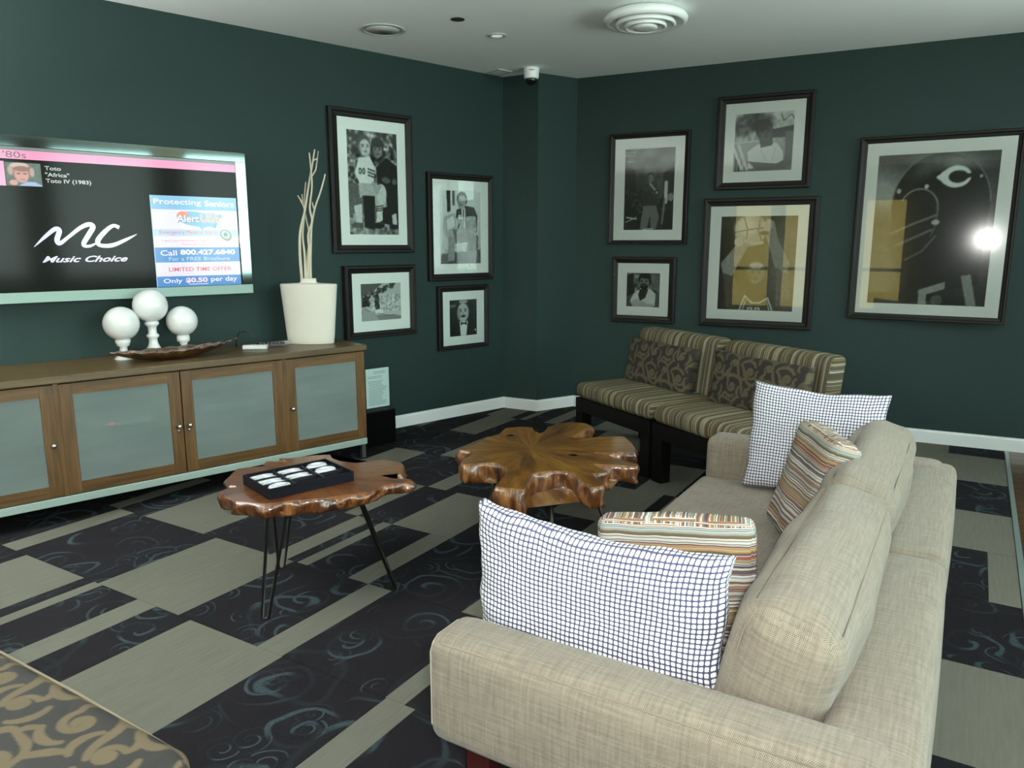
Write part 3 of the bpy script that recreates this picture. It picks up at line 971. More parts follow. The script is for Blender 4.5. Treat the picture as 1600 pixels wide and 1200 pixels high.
def live_slab(name, outline, ztop, thick, mat, parent, seed, taper=.03, flare=None):
    pts = [Vector((x, y, 0)) for x, y in outline]
    res = []
    n = len(pts)
    for i in range(n):
        p0, p1, p2, p3 = pts[i - 1], pts[i], pts[(i + 1) % n], pts[(i + 2) % n]
        k = max(2, int((p2 - p1).length / .014))
        for j in range(k):
            t = j / k
            q = .5 * ((2 * p1) + (p2 - p0) * t + (2 * p0 - 5 * p1 + 4 * p2 - p3) * t * t + (3 * p1 - p0 - 3 * p2 + p3) * t ** 3)
            lq = p1.lerp(p2, t)
            res.append(q.lerp(lq, .72))
    rr = random.Random(seed)
    k = len(res)
    ph = [rr.uniform(0, 6.28) for _ in range(8)]
    lev = 7
    rings = []
    area = sum(res[i].x * res[(i + 1) % k].y - res[(i + 1) % k].x * res[i].y for i in range(k))
    sg = 1 if area > 0 else -1
    nrm = []
    for i in range(k):
        t = (res[(i + 2) % k] - res[i - 2]).normalized()
        nrm.append(Vector((t.y, -t.x, 0)) * sg)
    for l in range(lev):
        f = l / (lev - 1)
        ring = []
        for i in range(k):
            a = i * .35
            off = .008 * math.sin(a * .9 + ph[0] + f * 2) * math.sin(f * 3.1) + .006 * math.sin(a * 2.3 + ph[1] + f * 4) * min(1, f * 3) + rr.uniform(-.0035, .0035) * min(1, f * 4) + .0035 * math.sin(i * .95 + ph[4] + 1.5 * math.sin(i * .21)) * min(1, f * 4)
            off += .008 * math.sin(min(1, f * 2.5) * 1.57) - taper * f * f
            if l == 0: off -= .004
            th = thick * (1 + .16 * math.sin(i * .05 + ph[2]) + .10 * math.sin(i * .13 + ph[3]))
            z = ztop - (0 if l == 0 else .004) - th * f
            p = res[i] + nrm[i] * off
            ring.append((p.x, p.y, z))
        rings.append(ring)
    bm = bmesh.new()
    R = [[bm.verts.new(p) for p in ring] for ring in rings]
    for l in range(lev - 1):
        for i in range(k):
            bm.faces.new((R[l][i], R[l][(i + 1) % k], R[l + 1][(i + 1) % k], R[l + 1][i]))
    ft = bm.faces.new(R[0]); fb = bm.faces.new(list(reversed(R[-1])))
    bmesh.ops.triangulate(bm, faces=[ft, fb])
    bmesh.ops.recalc_face_normals(bm, faces=bm.faces)
    for fc in bm.faces: fc.smooth = abs(fc.normal.z) < .8
    return bm_obj(name, bm, mat, parent)
T1 = [(-0.173, -0.356), (-0.103, -0.377), (-0.029, -0.394), (0.029, -0.381), (0.08, -0.363), (0.135, -0.317), (0.151, -0.28), (0.2, -0.233), (0.251, -0.181), (0.282, -0.135), (0.316, -0.083), (0.347, -0.027), (0.345, 0.022), (0.344, 0.079), (0.377, 0.114), (0.402, 0.155), (0.383, 0.185), (0.313, 0.157), (0.246, 0.156), (0.278, 0.199), (0.294, 0.231), (0.248, 0.304), (0.194, 0.354), (0.089, 0.351), (0.053, 0.305), (0.013, 0.244), (-0.069, 0.231), (-0.132, 0.247), (-0.186, 0.285), (-0.241, 0.239), (-0.285, 0.169), (-0.313, 0.132), (-0.347, 0.116), (-0.278, 0.104), (-0.298, 0.072), (-0.341, 0.065), (-0.358, 0.043), (-0.312, -0.012), (-0.35, -0.058), (-0.375, -0.101), (-0.331, -0.17), (-0.274, -0.241), (-0.219, -0.278), (-0.168, -0.263), (-0.185, -0.312)]
T2 = [(-0.456, -0.164), (-0.436, -0.062), (-0.453, 0.077), (-0.438, 0.186), (-0.478, 0.319), (-0.421, 0.398), (-0.352, 0.414), (-0.308, 0.359), (-0.253, 0.322), (-0.254, 0.384), (-0.289, 0.471), (-0.27, 0.595), (-0.228, 0.648), (-0.141, 0.662), (-0.065, 0.607), (-0.075, 0.475), (-0.084, 0.333), (-0.011, 0.345), (0.062, 0.422), (0.169, 0.494), (0.256, 0.395), (0.312, 0.307), (0.348, 0.219), (0.245, 0.18), (0.166, 0.118), (0.237, 0.119), (0.343, 0.069), (0.434, 0.047), (0.441, 0.01), (0.31, -0.044), (0.252, -0.064), (0.309, -0.1), (0.366, -0.149), (0.337, -0.19), (0.305, -0.198), (0.361, -0.256), (0.428, -0.325), (0.393, -0.392), (0.322, -0.335), (0.237, -0.244), (0.192, -0.234), (0.134, -0.266), (0.082, -0.334), (0.078, -0.37), (0.158, -0.531), (0.161, -0.564), (0.032, -0.59), (0.013, -0.534), (-0.023, -0.421), (-0.068, -0.328), (-0.157, -0.294), (-0.197, -0.313), (-0.268, -0.387), (-0.299, -0.367), (-0.324, -0.317), (-0.325, -0.223), (-0.37, -0.188), (-0.434, -0.189)]
t1 = empty('live_edge_table', (-2.359, 2.244, 0))
tag(t1, 'small live edge wood side table holding the game tray', 'table')
MS1 = slab_mat('cherry_burl_slab', (-.05, .0), [(0.034, 0.009, 0.002), (0.12, 0.034, 0.006), (0.17, 0.06, 0.013), (0.13, 0.075, 0.032)], [(0.014, 0.004, 0.0015), (0.10, 0.030, 0.007), (0.24, 0.10, 0.032)])
MS2 = slab_mat('teak_root_slab', (-.148, .029), [(0.038, 0.011, 0.002), (0.125, 0.044, 0.004), (0.21, 0.092, 0.009), (0.25, 0.155, 0.03)], [(0.020, 0.006, 0.002), (0.105, 0.036, 0.009), (0.24, 0.11, 0.038)])
live_slab('slab_top', T1, .46, .058, MS1, t1, 3, .014)
def hairpin(parent, foot, a, b, ztop, r=.0065):
    f = Vector(foot); A = Vector((a[0], a[1], ztop)); B = Vector((b[0], b[1], ztop))
    side = (B - A).normalized() * .012
    tube('hairpin_leg', [A, f - side + Vector((0, 0, .012)), f + Vector((0, 0, .0075)), f + side + Vector((0, 0, .012)), B], r, MROD, parent, 8)
hairpin(t1, (.117, -.402, 0), (.06, -.31, 0), (.125, -.27, 0), .412)
hairpin(t1, (.378, .068, 0), (.315, -.06, 0), (.262, .0, 0), .412)
hairpin(t1, (-.194, -.04, 0), (-.16, -.10, 0), (-.12, -.0, 0), .412)
t2 = empty('live_edge_table', (-1.716, 3.221, 0))
tag(t2, 'large star-shaped root slab coffee table with lobed edge', 'table')
live_slab('slab_top', T2, .42, .092, MS2, t2, 8, .006)
for foot, top in (((-.384, -.041), (-.30, .02)), ((.143, .311), (.06, .23)), ((.106, -.19), (.05, -.12))):
    tube('leg', [(foot[0], foot[1], .003), (top[0], top[1], .345)], .012, MROD, t2, 10)
for (x, y) in ((.105, .02), (-.36, .19)):
    lathe('wood_knot', [(0.0, .0), (.016, .0), (.019, .0015), (.022, .0)], plain('knot_plug', (0.02, 0.012, 0.006), 0.3), t2, 16, 1.3, .8, (x, y, .4202))

# ------------------------------------------------------------------ game tray
TRC, TRA = Vector((-2.345, 2.145, .4605)), R_(72)
tray = empty('game_tray', TRC, TRA)
tag(tray, 'black nine-compartment noughts and crosses tray on the small table', 'game tray')
MTRAY = plain('black_lacquer', (0.003, 0.003, 0.006), 0.5, spec=.12)
tw, td, th = .375, .255, .042
box('tray_base', -tw / 2, tw / 2, -td / 2, td / 2, 0, .024, MTRAY, tray, .001)
for (x0, x1, y0, y1) in ((-tw / 2, tw / 2, -td / 2, -td / 2 + .008), (-tw / 2, tw / 2, td / 2 - .008, td / 2), (-tw / 2, -tw / 2 + .008, -td / 2 + .008, td / 2 - .008), (tw / 2 - .008, tw / 2, -td / 2 + .008, td / 2 - .008)):
    box('tray_side', x0, x1, y0, y1, .024, th, MTRAY, tray, .001)
MDIV = plain('smoked_divider', (0.012, 0.012, 0.015), 0.3)
for k in (-1, 1):
    box('divider', k * tw / 6 - .003, k * tw / 6 + .003, -td / 2 + .008, td / 2 - .008, .024, th - .005, MDIV, tray)
    box('divider', -tw / 2 + .008, tw / 2 - .008, k * td / 6 - .003, k * td / 6 + .003, .024, th - .006, MDIV, tray)
MWHITE = plain('white_glazed_ceramic', (0.56, 0.56, 0.60), 0.3)
def nought():
    V, Fc = [], []
    prof = [(.015, .002), (.017, .010), (.024, .016), (.032, .013), (.037, .003), (.036, .0), (.016, .0)]
    n = 28
    for r, z in prof:
        for k in range(n):
            a = 6.2832 * k / n
            V.append((r * math.cos(a) * 1.25, r * math.sin(a), z))
    m = len(prof)
    for i in range(m):
        for k in range(n):
            Fc.append((i * n + k, i * n + (k + 1) % n, ((i + 1) % m) * n + (k + 1) % n, ((i + 1) % m) * n + k))
    me = bpy.data.meshes.new('nought_piece'); me.from_pydata(V, [], Fc)
    bm = bmesh.new(); bm.from_mesh(me); bmesh.ops.recalc_face_normals(bm, faces=bm.faces); bm.to_mesh(me); bm.free()
    me.materials.append(MWHITE); me.polygons.foreach_set('use_smooth', [True] * len(me.polygons)); return me
def cross():
    bm = bmesh.new()
    # four-armed star with a raised ridge
    outer = [(.048, .036), (.012, .0), (.048, -.036), (.036, -.040)]
    ring = [(.049, .022), (.018, .0), (.049, -.022), (.034, -.039), (.0, -.011), (-.034, -.039), (-.049, -.022), (-.018, .0), (-.049, .022), (-.034, .039), (.0, .011), (.034, .039)]
    lo = [bm.verts.new((x, y, 0)) for x, y in ring]
    up = [bm.verts.new((x, y, .006)) for x, y in ring]
    c_ = bm.verts.new((0, 0, .018))
    n = len(ring)
    tips = {}
    for i in range(n):
        bm.faces.new((lo[i], lo[(i + 1) % n], up[(i + 1) % n], up[i]))
        bm.faces.new((up[i], up[(i + 1) % n], c_))
    bm.faces.new(list(reversed(lo)))
    bmesh.ops.recalc_face_normals(bm, faces=bm.faces)
    me = bpy.data.meshes.new('cross_piece'); bm.to_mesh(me); bm.free(); me.materials.append(MWHITE); return me
OM, XM = nought(), cross()
ROT = Matrix.Rotation(TRA, 3, 'Z')
# columns run left to right in view, rows from the far side to the near side (local -y is the near side)
GAME = [('X', -1, 1, 'far left'), ('X', -1, 0, 'middle left'), ('O', -1, -1, 'near left'), ('X', 0, 1, 'far middle'), ('X', 0, 0, 'centre'), ('O', 1, 1, 'far right'), ('O', 1, 0, 'middle right')]
for kd, cx_, cy_, nm in GAME:
    l_ = TRC + ROT @ Vector((cx_ * tw / 3 * .97, cy_ * td / 3 * .96, .0205))
    o = mesh_obj('cross_piece' if kd == 'X' else 'nought_piece', XM if kd == 'X' else OM, None, None, l_, (0, 0, TRA))
    tag(o, 'white ceramic %s piece in the %s compartment of the game tray' % ('cross' if kd == 'X' else 'nought ring', nm), 'game piece', 'white game pieces in the tray')
    l0 = TRC.z + .0245; o.scale = (1.06, .90, 1.0)
    o.location.z = l0

# ------------------------------------------------------------------ credenza
def wood_mat(name, a, b_, c3, axis='x', rough=0.42):
    m, nt, b = newmat(name)
    o = OBJ(nt)
    sc = {'x': (2.2, 30, 30), 'z': (30, 30, 2.2), 'y': (30, 2.2, 30)}[axis]
    g = NOISE(nt, MAPV(nt, o, sc), 1.0, 4, 0.6, 0.9)
    g2 = NOISE(nt, o, 2.2, 2)
    c = RAMP(nt, g, [(0.3, a), (0.52, b_), (0.72, c3)])
    c = MIX(nt, M_(nt, 'MULTIPLY', g2, 0.4), c, lin(a))
    nt.links.new(c, b.inputs['Base Color'])
    b.inputs['Roughness'].default_value = rough
    BUMP(nt, b, g, 0.15, 0.001)
    return m
TEAK = [(0.055, 0.024, 0.005), (0.115, 0.054, 0.012), (0.165, 0.085, 0.022)]
MTX, MTZ = wood_mat('teak_rail_grain', *TEAK, axis='x'), wood_mat('teak_stile_grain', *TEAK, axis='z')
MTOP = wood_mat('teak_top_grain', (0.055, 0.032, 0.012), (0.09, 0.056, 0.022), (0.125, 0.082, 0.036), axis='x', rough=.38)
MALU = plain('brushed_aluminium_rail', (0.50, 0.62, 0.57), 0.38, 0.55)
MKNOB = plain('polished_chrome', (0.7, 0.7, 0.7), 0.12, 1.0)
def frosted():
    m, nt, b = newmat('frosted_glass')
    o = OBJ(nt)
    n = NOISE(nt, MAPV(nt, o, (1.4, 1, 11)), 1.0, 4)
    nt.links.new(MIX(nt, n, lin((0.15, 0.19, 0.18)), lin((0.30, 0.34, 0.325))), b.inputs['Base Color'])
    b.inputs['Roughness'].default_value = 0.35
    tr = N(nt, 'BsdfTransparent'); tr.inputs['Color'].default_value = (0.85, 0.95, 0.93, 1)
    mx = N(nt, 'MixShader'); mx.inputs[0].default_value = 0.58
    out = nt.nodes['Material Output']
    nt.links.new(tr.outputs[0], mx.inputs[1]); nt.links.new(b.outputs[0], mx.inputs[2])
    nt.links.new(mx.outputs[0], out.inputs['Surface'])
    return m
MFROST = frosted()
CR0, CR1, CD = -4.195, -1.770, .595          # along the wall, depth
cred = empty('credenza', WL(CR0, 0, 0), LA)   # local +x along the wall, -y into the room
tag(cred, 'long teak media credenza with four frosted glass doors below the television', 'credenza')
CW = CR1 - CR0
box('worktop', -.012, CW + .014, -CD - .012, -.020, .742, .782, MTOP, cred, .006)
box('carcass_side', 0, .03, -CD + .02, -.022, .142, .742, MTZ, cred)
box('carcass_side', CW - .03, CW, -CD + .02, -.022, .142, .742, MTZ, cred)
box('carcass_back', .03, CW - .03, -.034, -.022, .142, .742, MTX, cred)
box('carcass_bottom', .03, CW - .03, -CD + .022, -.034, .142, .165, MTX, cred)
box('inner_shelf', .03, CW - .03, -CD + .10, -.034, .425, .445, MTX, cred)
box('base_rail', 0.0, CW, -CD + .002, -CD + .03, .100, .1415, MALU, cred, .002)
for x in (.02, CW - .035):
    for y in (-CD + .015, -.06):
        box('leg', x, x + .03, y, y + .03, .001, .100, plain('grey_metal_leg', (0.12, 0.13, 0.13), .4, .7), cred, .002)
DOORS = [(.004, .598), (.622, 1.223), (1.229, 1.838), (1.862, CW - .004)]
for x in (.610, 1.850):
    box('divider', x - .012, x + .012, -CD + .001, -CD + .05, .1425, .7415, MTZ, cred)
KN = {0: None, 1: 'r', 2: 'l', 3: 'l'}
for i, (a, b_) in enumerate(DOORS):
    d = empty('door', (a, -CD, 0), parent=cred)
    w_ = b_ - a
    z0, z1 = .150, .736
    st, rl = .062, .058
    box('stile', 0, st, 0, .022, z0, z1, MTZ, d, .0015)
    box('stile', w_ - st, w_, 0, .022, z0, z1, MTZ, d, .0015)
    box('rail', st, w_ - st, .001, .021, z1 - rl, z1, MTX, d)
    box('rail', st, w_ - st, .001, .021, z0, z0 + rl, MTX, d)
    box('frosted_pane', st - .004, w_ - st + .004, .008, .013, z0 + rl - .004, z1 - rl + .004, MFROST, d)
    kx = {'r': w_ - .026, 'l': .026}.get(KN[i], w_ - .026)
    pr = [(0, 0), (.008, 0), (.0065, .012), (.011, .018), (.0135, .026), (.010, .033), (0, .034)]
    V, Fc = lathe_data(pr, 14)
    k_ = pyd('knob', V, Fc, MKNOB, d, True, (kx, -.0005, .425), (R_(90), 0, 0))
    if KN[i] in ('r', 'l') and i != 3:
        V, Fc = lathe_data([(0, 0), (.007, 0), (.007, .006), (0, .007)], 12)
        pyd('lock', V, Fc, MKNOB, d, True, (kx, -.0005, .396), (R_(90), 0, 0))
# equipment faintly seen through the frosted doors
MEQ = plain('equipment_silver', (0.55, 0.60, 0.60), 0.4, .3)
MEQD = plain('equipment_black', (0.02, 0.02, 0.02), 0.4)
MRED = emis('standby_light', (1.0, 0.1, 0.05), 3.0)
def unit(x0, x1, z0, z1, mat, label, led=False):
    e = empty('media_player', WL(CR0, 0, 0) + Vector((0, 0, 0)), LA)
    tag(e, label, 'media player')
    box('chassis', x0, x1, -CD + .11, -.14, z0 + .008, z1, mat, e, .004)
    box('front_panel', x0, x1, -CD + .10, -CD + .11, z0 + .006, z1, MEQ, e, .002)
    box('display_window', x0 + .10, x0 + .22, -CD + .097, -CD + .10, z0 + (z1 - z0) * .45, z0 + (z1 - z0) * .75, MEQD, e)
    for x in (x0 + .03, x1 - .05):
        box('foot', x, x + .02, -CD + .13, -CD + .15, z0 + .0005, z0 + .008, MEQD, e)
    if led: box('standby_lamp', x0 + .16, x0 + .19, -CD + .095, -CD + .097, z0 + .022, z0 + .03, MRED, e)
unit(.70, 1.10, .446, .53, MEQD, 'slim media player with a red light behind the second glass door from the left', True)
unit(.70, 1.13, .166, .25, MEQD, 'media player on the cabinet floor behind the second glass door from the left')
unit(1.32, 1.74, .446, .50, MEQD, 'slim media player behind the third glass door from the left')
unit(1.93, 2.34, .446, .56, MEQD, 'tall media player behind the rightmost glass door')
unit(.09, .50, .166, .24, MEQD, 'media player behind the leftmost glass door')

# ------------------------------------------------------------------ things on the credenza
CT = .7825
MOPAL = plain('white_glazed_globe', (0.80, 0.80, 0.80), 0.16, coat=.4)
def globe_lamp(s, o, foot, zc, r, label, tall):
    t = empty('globe_ornament', WL(s, o, CT), LA)
    tag(t, label, 'ornament', 'white globe ornaments on the credenza')
    n = 14
    prof = [(0, zc - r)] + [(r * math.sin(math.pi * k / n), zc - r * math.cos(math.pi * k / n)) for k in range(1, n)] + [(0, zc + r)]
    lathe('globe', prof, MOPAL, t, 40)
    zb = zc - r * .93
    lathe('pedestal', [(q[0], q[1] * zb) for q in foot] , MOPAL, t, 32)
footA = [(0, 0), (.052, 0), (.054, .05), (.046, .12), (.030, .22), (.022, .42), (.020, .62), (.034, .70), (.036, .78), (.040, .84), (.042, .98), (.034, 1.0), (0, 1.0)]
footB = [(0, 0), (.064, 0), (.066, .05), (.056, .10), (.050, .17), (.034, .28), (.026, .38), (.024, .50), (.036, .56), (.036, .60), (.024, .66), (.024, .78), (.028, .86), (.040, .90), (.040, .97), (.030, 1.0), (0, 1.0)]
footC = [(0, 0), (.046, 0), (.048, .05), (.034, .16), (.018, .34), (.017, .46), (.024, .54), (.022, .60), (.036, .66), (.038, .80), (.036, .98), (0, 1.0)]
globe_lamp(-3.150, .23, footA, .208, .098, 'left white globe ornament on a short turned pedestal beside the bowl', 0)
globe_lamp(-2.975, .20, footB, .300, .098, 'tallest white globe ornament on a turned pedestal, middle of three', 1)
globe_lamp(-2.800, .20, footC, .197, .091, 'right white globe ornament on a slim pedestal behind the bowl', 0)
# leaf-shaped amber bowl
def bowl():
    m, nt, b = newmat('amber_tortoise_glass')
    o = OBJ(nt)
    g = NOISE(nt, o, 26, 3)
    nt.links.new(RAMP(nt, g, [(0.35, (0.02, 0.007, 0.002)), (0.6, (0.12, 0.045, 0.010))]), b.inputs['Base Color'])
    b.inputs['Roughness'].default_value = 0.12
    b.inputs['Transmission Weight'].default_value = 0.25
    b.inputs['Coat Weight'].default_value = 0.5
    t = empty('leaf_bowl', WL(-2.93, .37, CT), LA + R_(4))
    tag(t, 'long amber boat-shaped bowl with fluted rim in front of the globes', 'bowl')
    V, Fc = [], []
    nu, nv = 60, 12
    for layer in (0, 1):
        for j in range(nv + 1):
            v = j / nv
            for i in range(nu):
                a = 2 * math.pi * i / nu
                rx, ry = .34 * (.28 + .72 * v), .105 * (.25 + .75 * v)
                x = rx * math.cos(a); y = ry * math.sin(a) * (1 - .35 * abs(math.cos(a)) ** 3)
                z = .052 * v ** 1.8 + .012 * v * abs(math.cos(a)) ** 2
                z += .004 * v * math.sin(a * 18)
                if layer: z += .005 * (1 - .3 * v); x *= .985; y *= .96
                V.append((x, y, z + .001))
    m_ = nu * (nv + 1)
    for j in range(nv):
        for i in range(nu):
            a_, b2 = j * nu + i, j * nu + (i + 1) % nu
            Fc.append((a_, a_ + nu, b2 + nu, b2))
            Fc.append((m_ + a_, m_ + b2, m_ + b2 + nu, m_ + a_ + nu))
    for i in range(nu):
        a_, b2 = nv * nu + i, nv * nu + (i + 1) % nu
        Fc.append((a_, m_ + a_, m_ + b2, b2))
    Fc.append(tuple(range(nu))); Fc.append(tuple(m_ + nu - 1 - i for i in range(nu)))
    o_ = pyd('bowl_body', V, Fc, m, t, True)
    tube('bowl_stem', [(.33, 0, .066), (.38, .008, .075), (.42, .02, .080)], [.010, .007, .004], m, t, 8)
bowl()
# remotes and cable
def remote(s, o, rz, L_, W_, body, label, keys):
    t = empty('remote_control', WL(s, o, CT + .0005), LA + R_(rz))
    tag(t, label, 'remote')
    box('casing', -L_ / 2, L_ / 2, -W_ / 2, W_ / 2, 0, .026, body, t, .005, 3)
    for i in range(6):
        for j in range(2):
            box('button', -L_ * .36 + i * L_ * .13, -L_ * .36 + i * L_ * .13 + .008, -W_ * .25 + j * W_ * .3, -W_ * .25 + j * W_ * .3 + .007, .026, .0275, keys, t)
MRW, MRB = plain('white_plastic', (0.62, 0.64, 0.63), .35), plain('black_plastic', (0.012, 0.012, 0.014), .25)
MRS = plain('silver_plastic', (0.35, 0.35, 0.33), .3, .4)
remote(-2.400, .32, -35, .15, .055, MRW, 'small white remote control on the credenza', MRS)
remote(-2.285, .29, -25, .18, .055, MRB, 'black remote control between the white remote and the vase', MRS)
remote(-2.195, .255, 20, .15, .052, MRS, 'silver and black remote control beside the white vase', MRB)
cb = tube('power_cable', [WL(-2.47, .19, CT + .006), WL(-2.45, .15, CT + .05), WL(-2.41, .10, CT + .085), WL(-2.36, .08, CT + .088), WL(-2.31, .09, CT + .06), WL(-2.27, .13, CT + .020), WL(-2.24, .155, CT + .0045)], .0035, MRB, None, 8)
tag(cb, 'thin black cable arching behind the remotes', 'cable')
# vase
MVASE = plain('matte_cream_ceramic', (0.62, 0.58, 0.51), 0.75, noise=.04)
vs = lathe('vase', [(0, 0), (.150, 0), (.154, .004), (.160, .05), (.172, .19), (.184, .33), (.189, .385), (.188, .394), (.183, .398), (.12, .401), (.065, .404), (.057, .408), (.053, .414), (.053, .432), (.050, .434), (.047, .430), (.047, .36), (0, .35)], MVASE, None, 64, 1.0, .42, WL(-2.0, .30, CT))
vs.rotation_euler = (0, 0, YAW)
tag(vs, 'cream ceramic vase with flat shoulders at the end of the credenza', 'vase')
MTWIG = plain('bleached_twig', (0.52, 0.47, 0.37), .8, noise=.2)
RU = Vector((math.cos(YAW), math.sin(YAW), 0))
VB = WL(-2.0, .30, CT)
PXM = 231.0
def twig(pix, depth, r0, r1, label, fork=None):
    pts = []
    for k, (x, y) in enumerate(pix):
        f = k / (len(pix) - 1)
        pts.append(VB + RU * ((x - 485) / PXM) + LN * (depth * (f - .15)) + Vector((0, 0, (536 - y) / PXM)))
    # smooth
    sm = []
    for i in range(len(pts) - 1):
        p0, p1, p2, p3 = pts[max(i - 1, 0)], pts[i], pts[i + 1], pts[min(i + 2, len(pts) - 1)]
        for j in range(5):
            t = j / 5
            sm.append(.5 * ((2 * p1) + (p2 - p0) * t + (2 * p0 - 5 * p1 + 4 * p2 - p3) * t * t + (3 * p1 - p0 - 3 * p2 + p3) * t ** 3))
    sm.append(pts[-1])
    n = len(sm)
    V, Fc = tube_data(sm, [r0 + (r1 - r0) * i / (n - 1) for i in range(n)], 7)
    for fp in (fork or []):
        q = [VB + RU * ((x - 485) / PXM) + LN * (depth * .6) + Vector((0, 0, (536 - y) / PXM)) for x, y in fp]
        v2, f2 = tube_data(q, [r1 * 1.1, r1 * .9, r1 * .6][:len(q)], 6)
        b0 = len(V); V += v2; Fc += [tuple(i + b0 for i in ff) for ff in f2]
    o = pyd('twig', V, Fc, MTWIG, None, True)
    tag(o, label, 'twig', 'bare twigs in the cream vase')
twig([(477, 462), (475, 430), (474, 395), (476, 365), (484, 335), (490, 305), (494, 285), (499, 262), (502, 246)], .02, .011, .005, 'tall pale twig with a knotted tip in the cream vase', [[(499, 262), (507, 258)], [(494, 288), (503, 275), (508, 248)]])
twig([(481, 462), (481, 430), (482, 400), (481, 370), (486, 335), (482, 320), (478, 312)], -.03, .009, .004, 'short forked pale twig in the cream vase', [[(484, 325), (484, 310)]])
twig([(486, 462), (486, 425), (488, 395), (487, 370), (493, 350), (490, 330), (494, 300), (493, 275), (491, 251)], .05, .009, .0045, 'straight pale twig in the middle of the cream vase')
twig([(489, 462), (489, 430), (490, 405), (492, 375), (494, 355), (500, 330), (508, 310), (514, 292), (517, 281)], .01, .009, .0045, 'pale twig bending to the right over the cream vase', [[(498, 332), (496, 322)]])
twig([(483, 462), (483, 432), (487, 400), (492, 372), (489, 345), (488, 325), (493, 292)], -.05, .007, .004, 'thin wavy pale twig crossing inside the cream vase bunch')

# ------------------------------------------------------------------ subwoofer box and notice
sb = empty('subwoofer', WL(-1.52, .20, 0), LA)
tag(sb, 'black subwoofer box on the floor beside the credenza', 'speaker')
box('cabinet', -.16, .11, -.20, .17, .012, .262, plain('black_vinyl', (0.002, 0.002, 0.002), .5, spec=.12), sb, .004)
box('grille', -.15, .10, -.212, -.2005, .02, .255, plain('black_grille_cloth', (0.002, 0.002, 0.002), .95, spec=.05, noise=.3), sb, .003)
for x in (-.14, .08):
    for y in (-.18, .14): box('foot', x, x + .02, y, y + .02, .001, .012, MBLACK, sb)
sg = empty('notice_stand', WL(-1.485, .30, .2625), LA, )
tag(sg, 'printed white notice in a clear stand on the subwoofer', 'notice')
box('paper', -.105, .09, -.0012, .0012, .004, .292, plain('white_paper', (0.62, 0.70, 0.70), .6), sg)
box('clear_stand', -.108, .093, -.004, -.002, .002, .296, MGLASS, sg)
box('stand_foot', -.108, .093, -.004, .06, .0, .002, MGLASS, sg)
MINK = plain('grey_ink', (0.22, 0.25, 0.25), .7)
bm = bmesh.new()
rr = random.Random(4)
for i in range(22):
    z = .268 - i * .0115
    if i in (2, 5): continue
    a = -.04 if i < 2 else -.085
    b_ = .06 if i < 2 else rr.uniform(.02, .07)
    bm_box(bm, a, b_, -.0018, -.0013, z - .0018, z + .0018)
bm_obj('printed_lines', bm, MINK, sg)

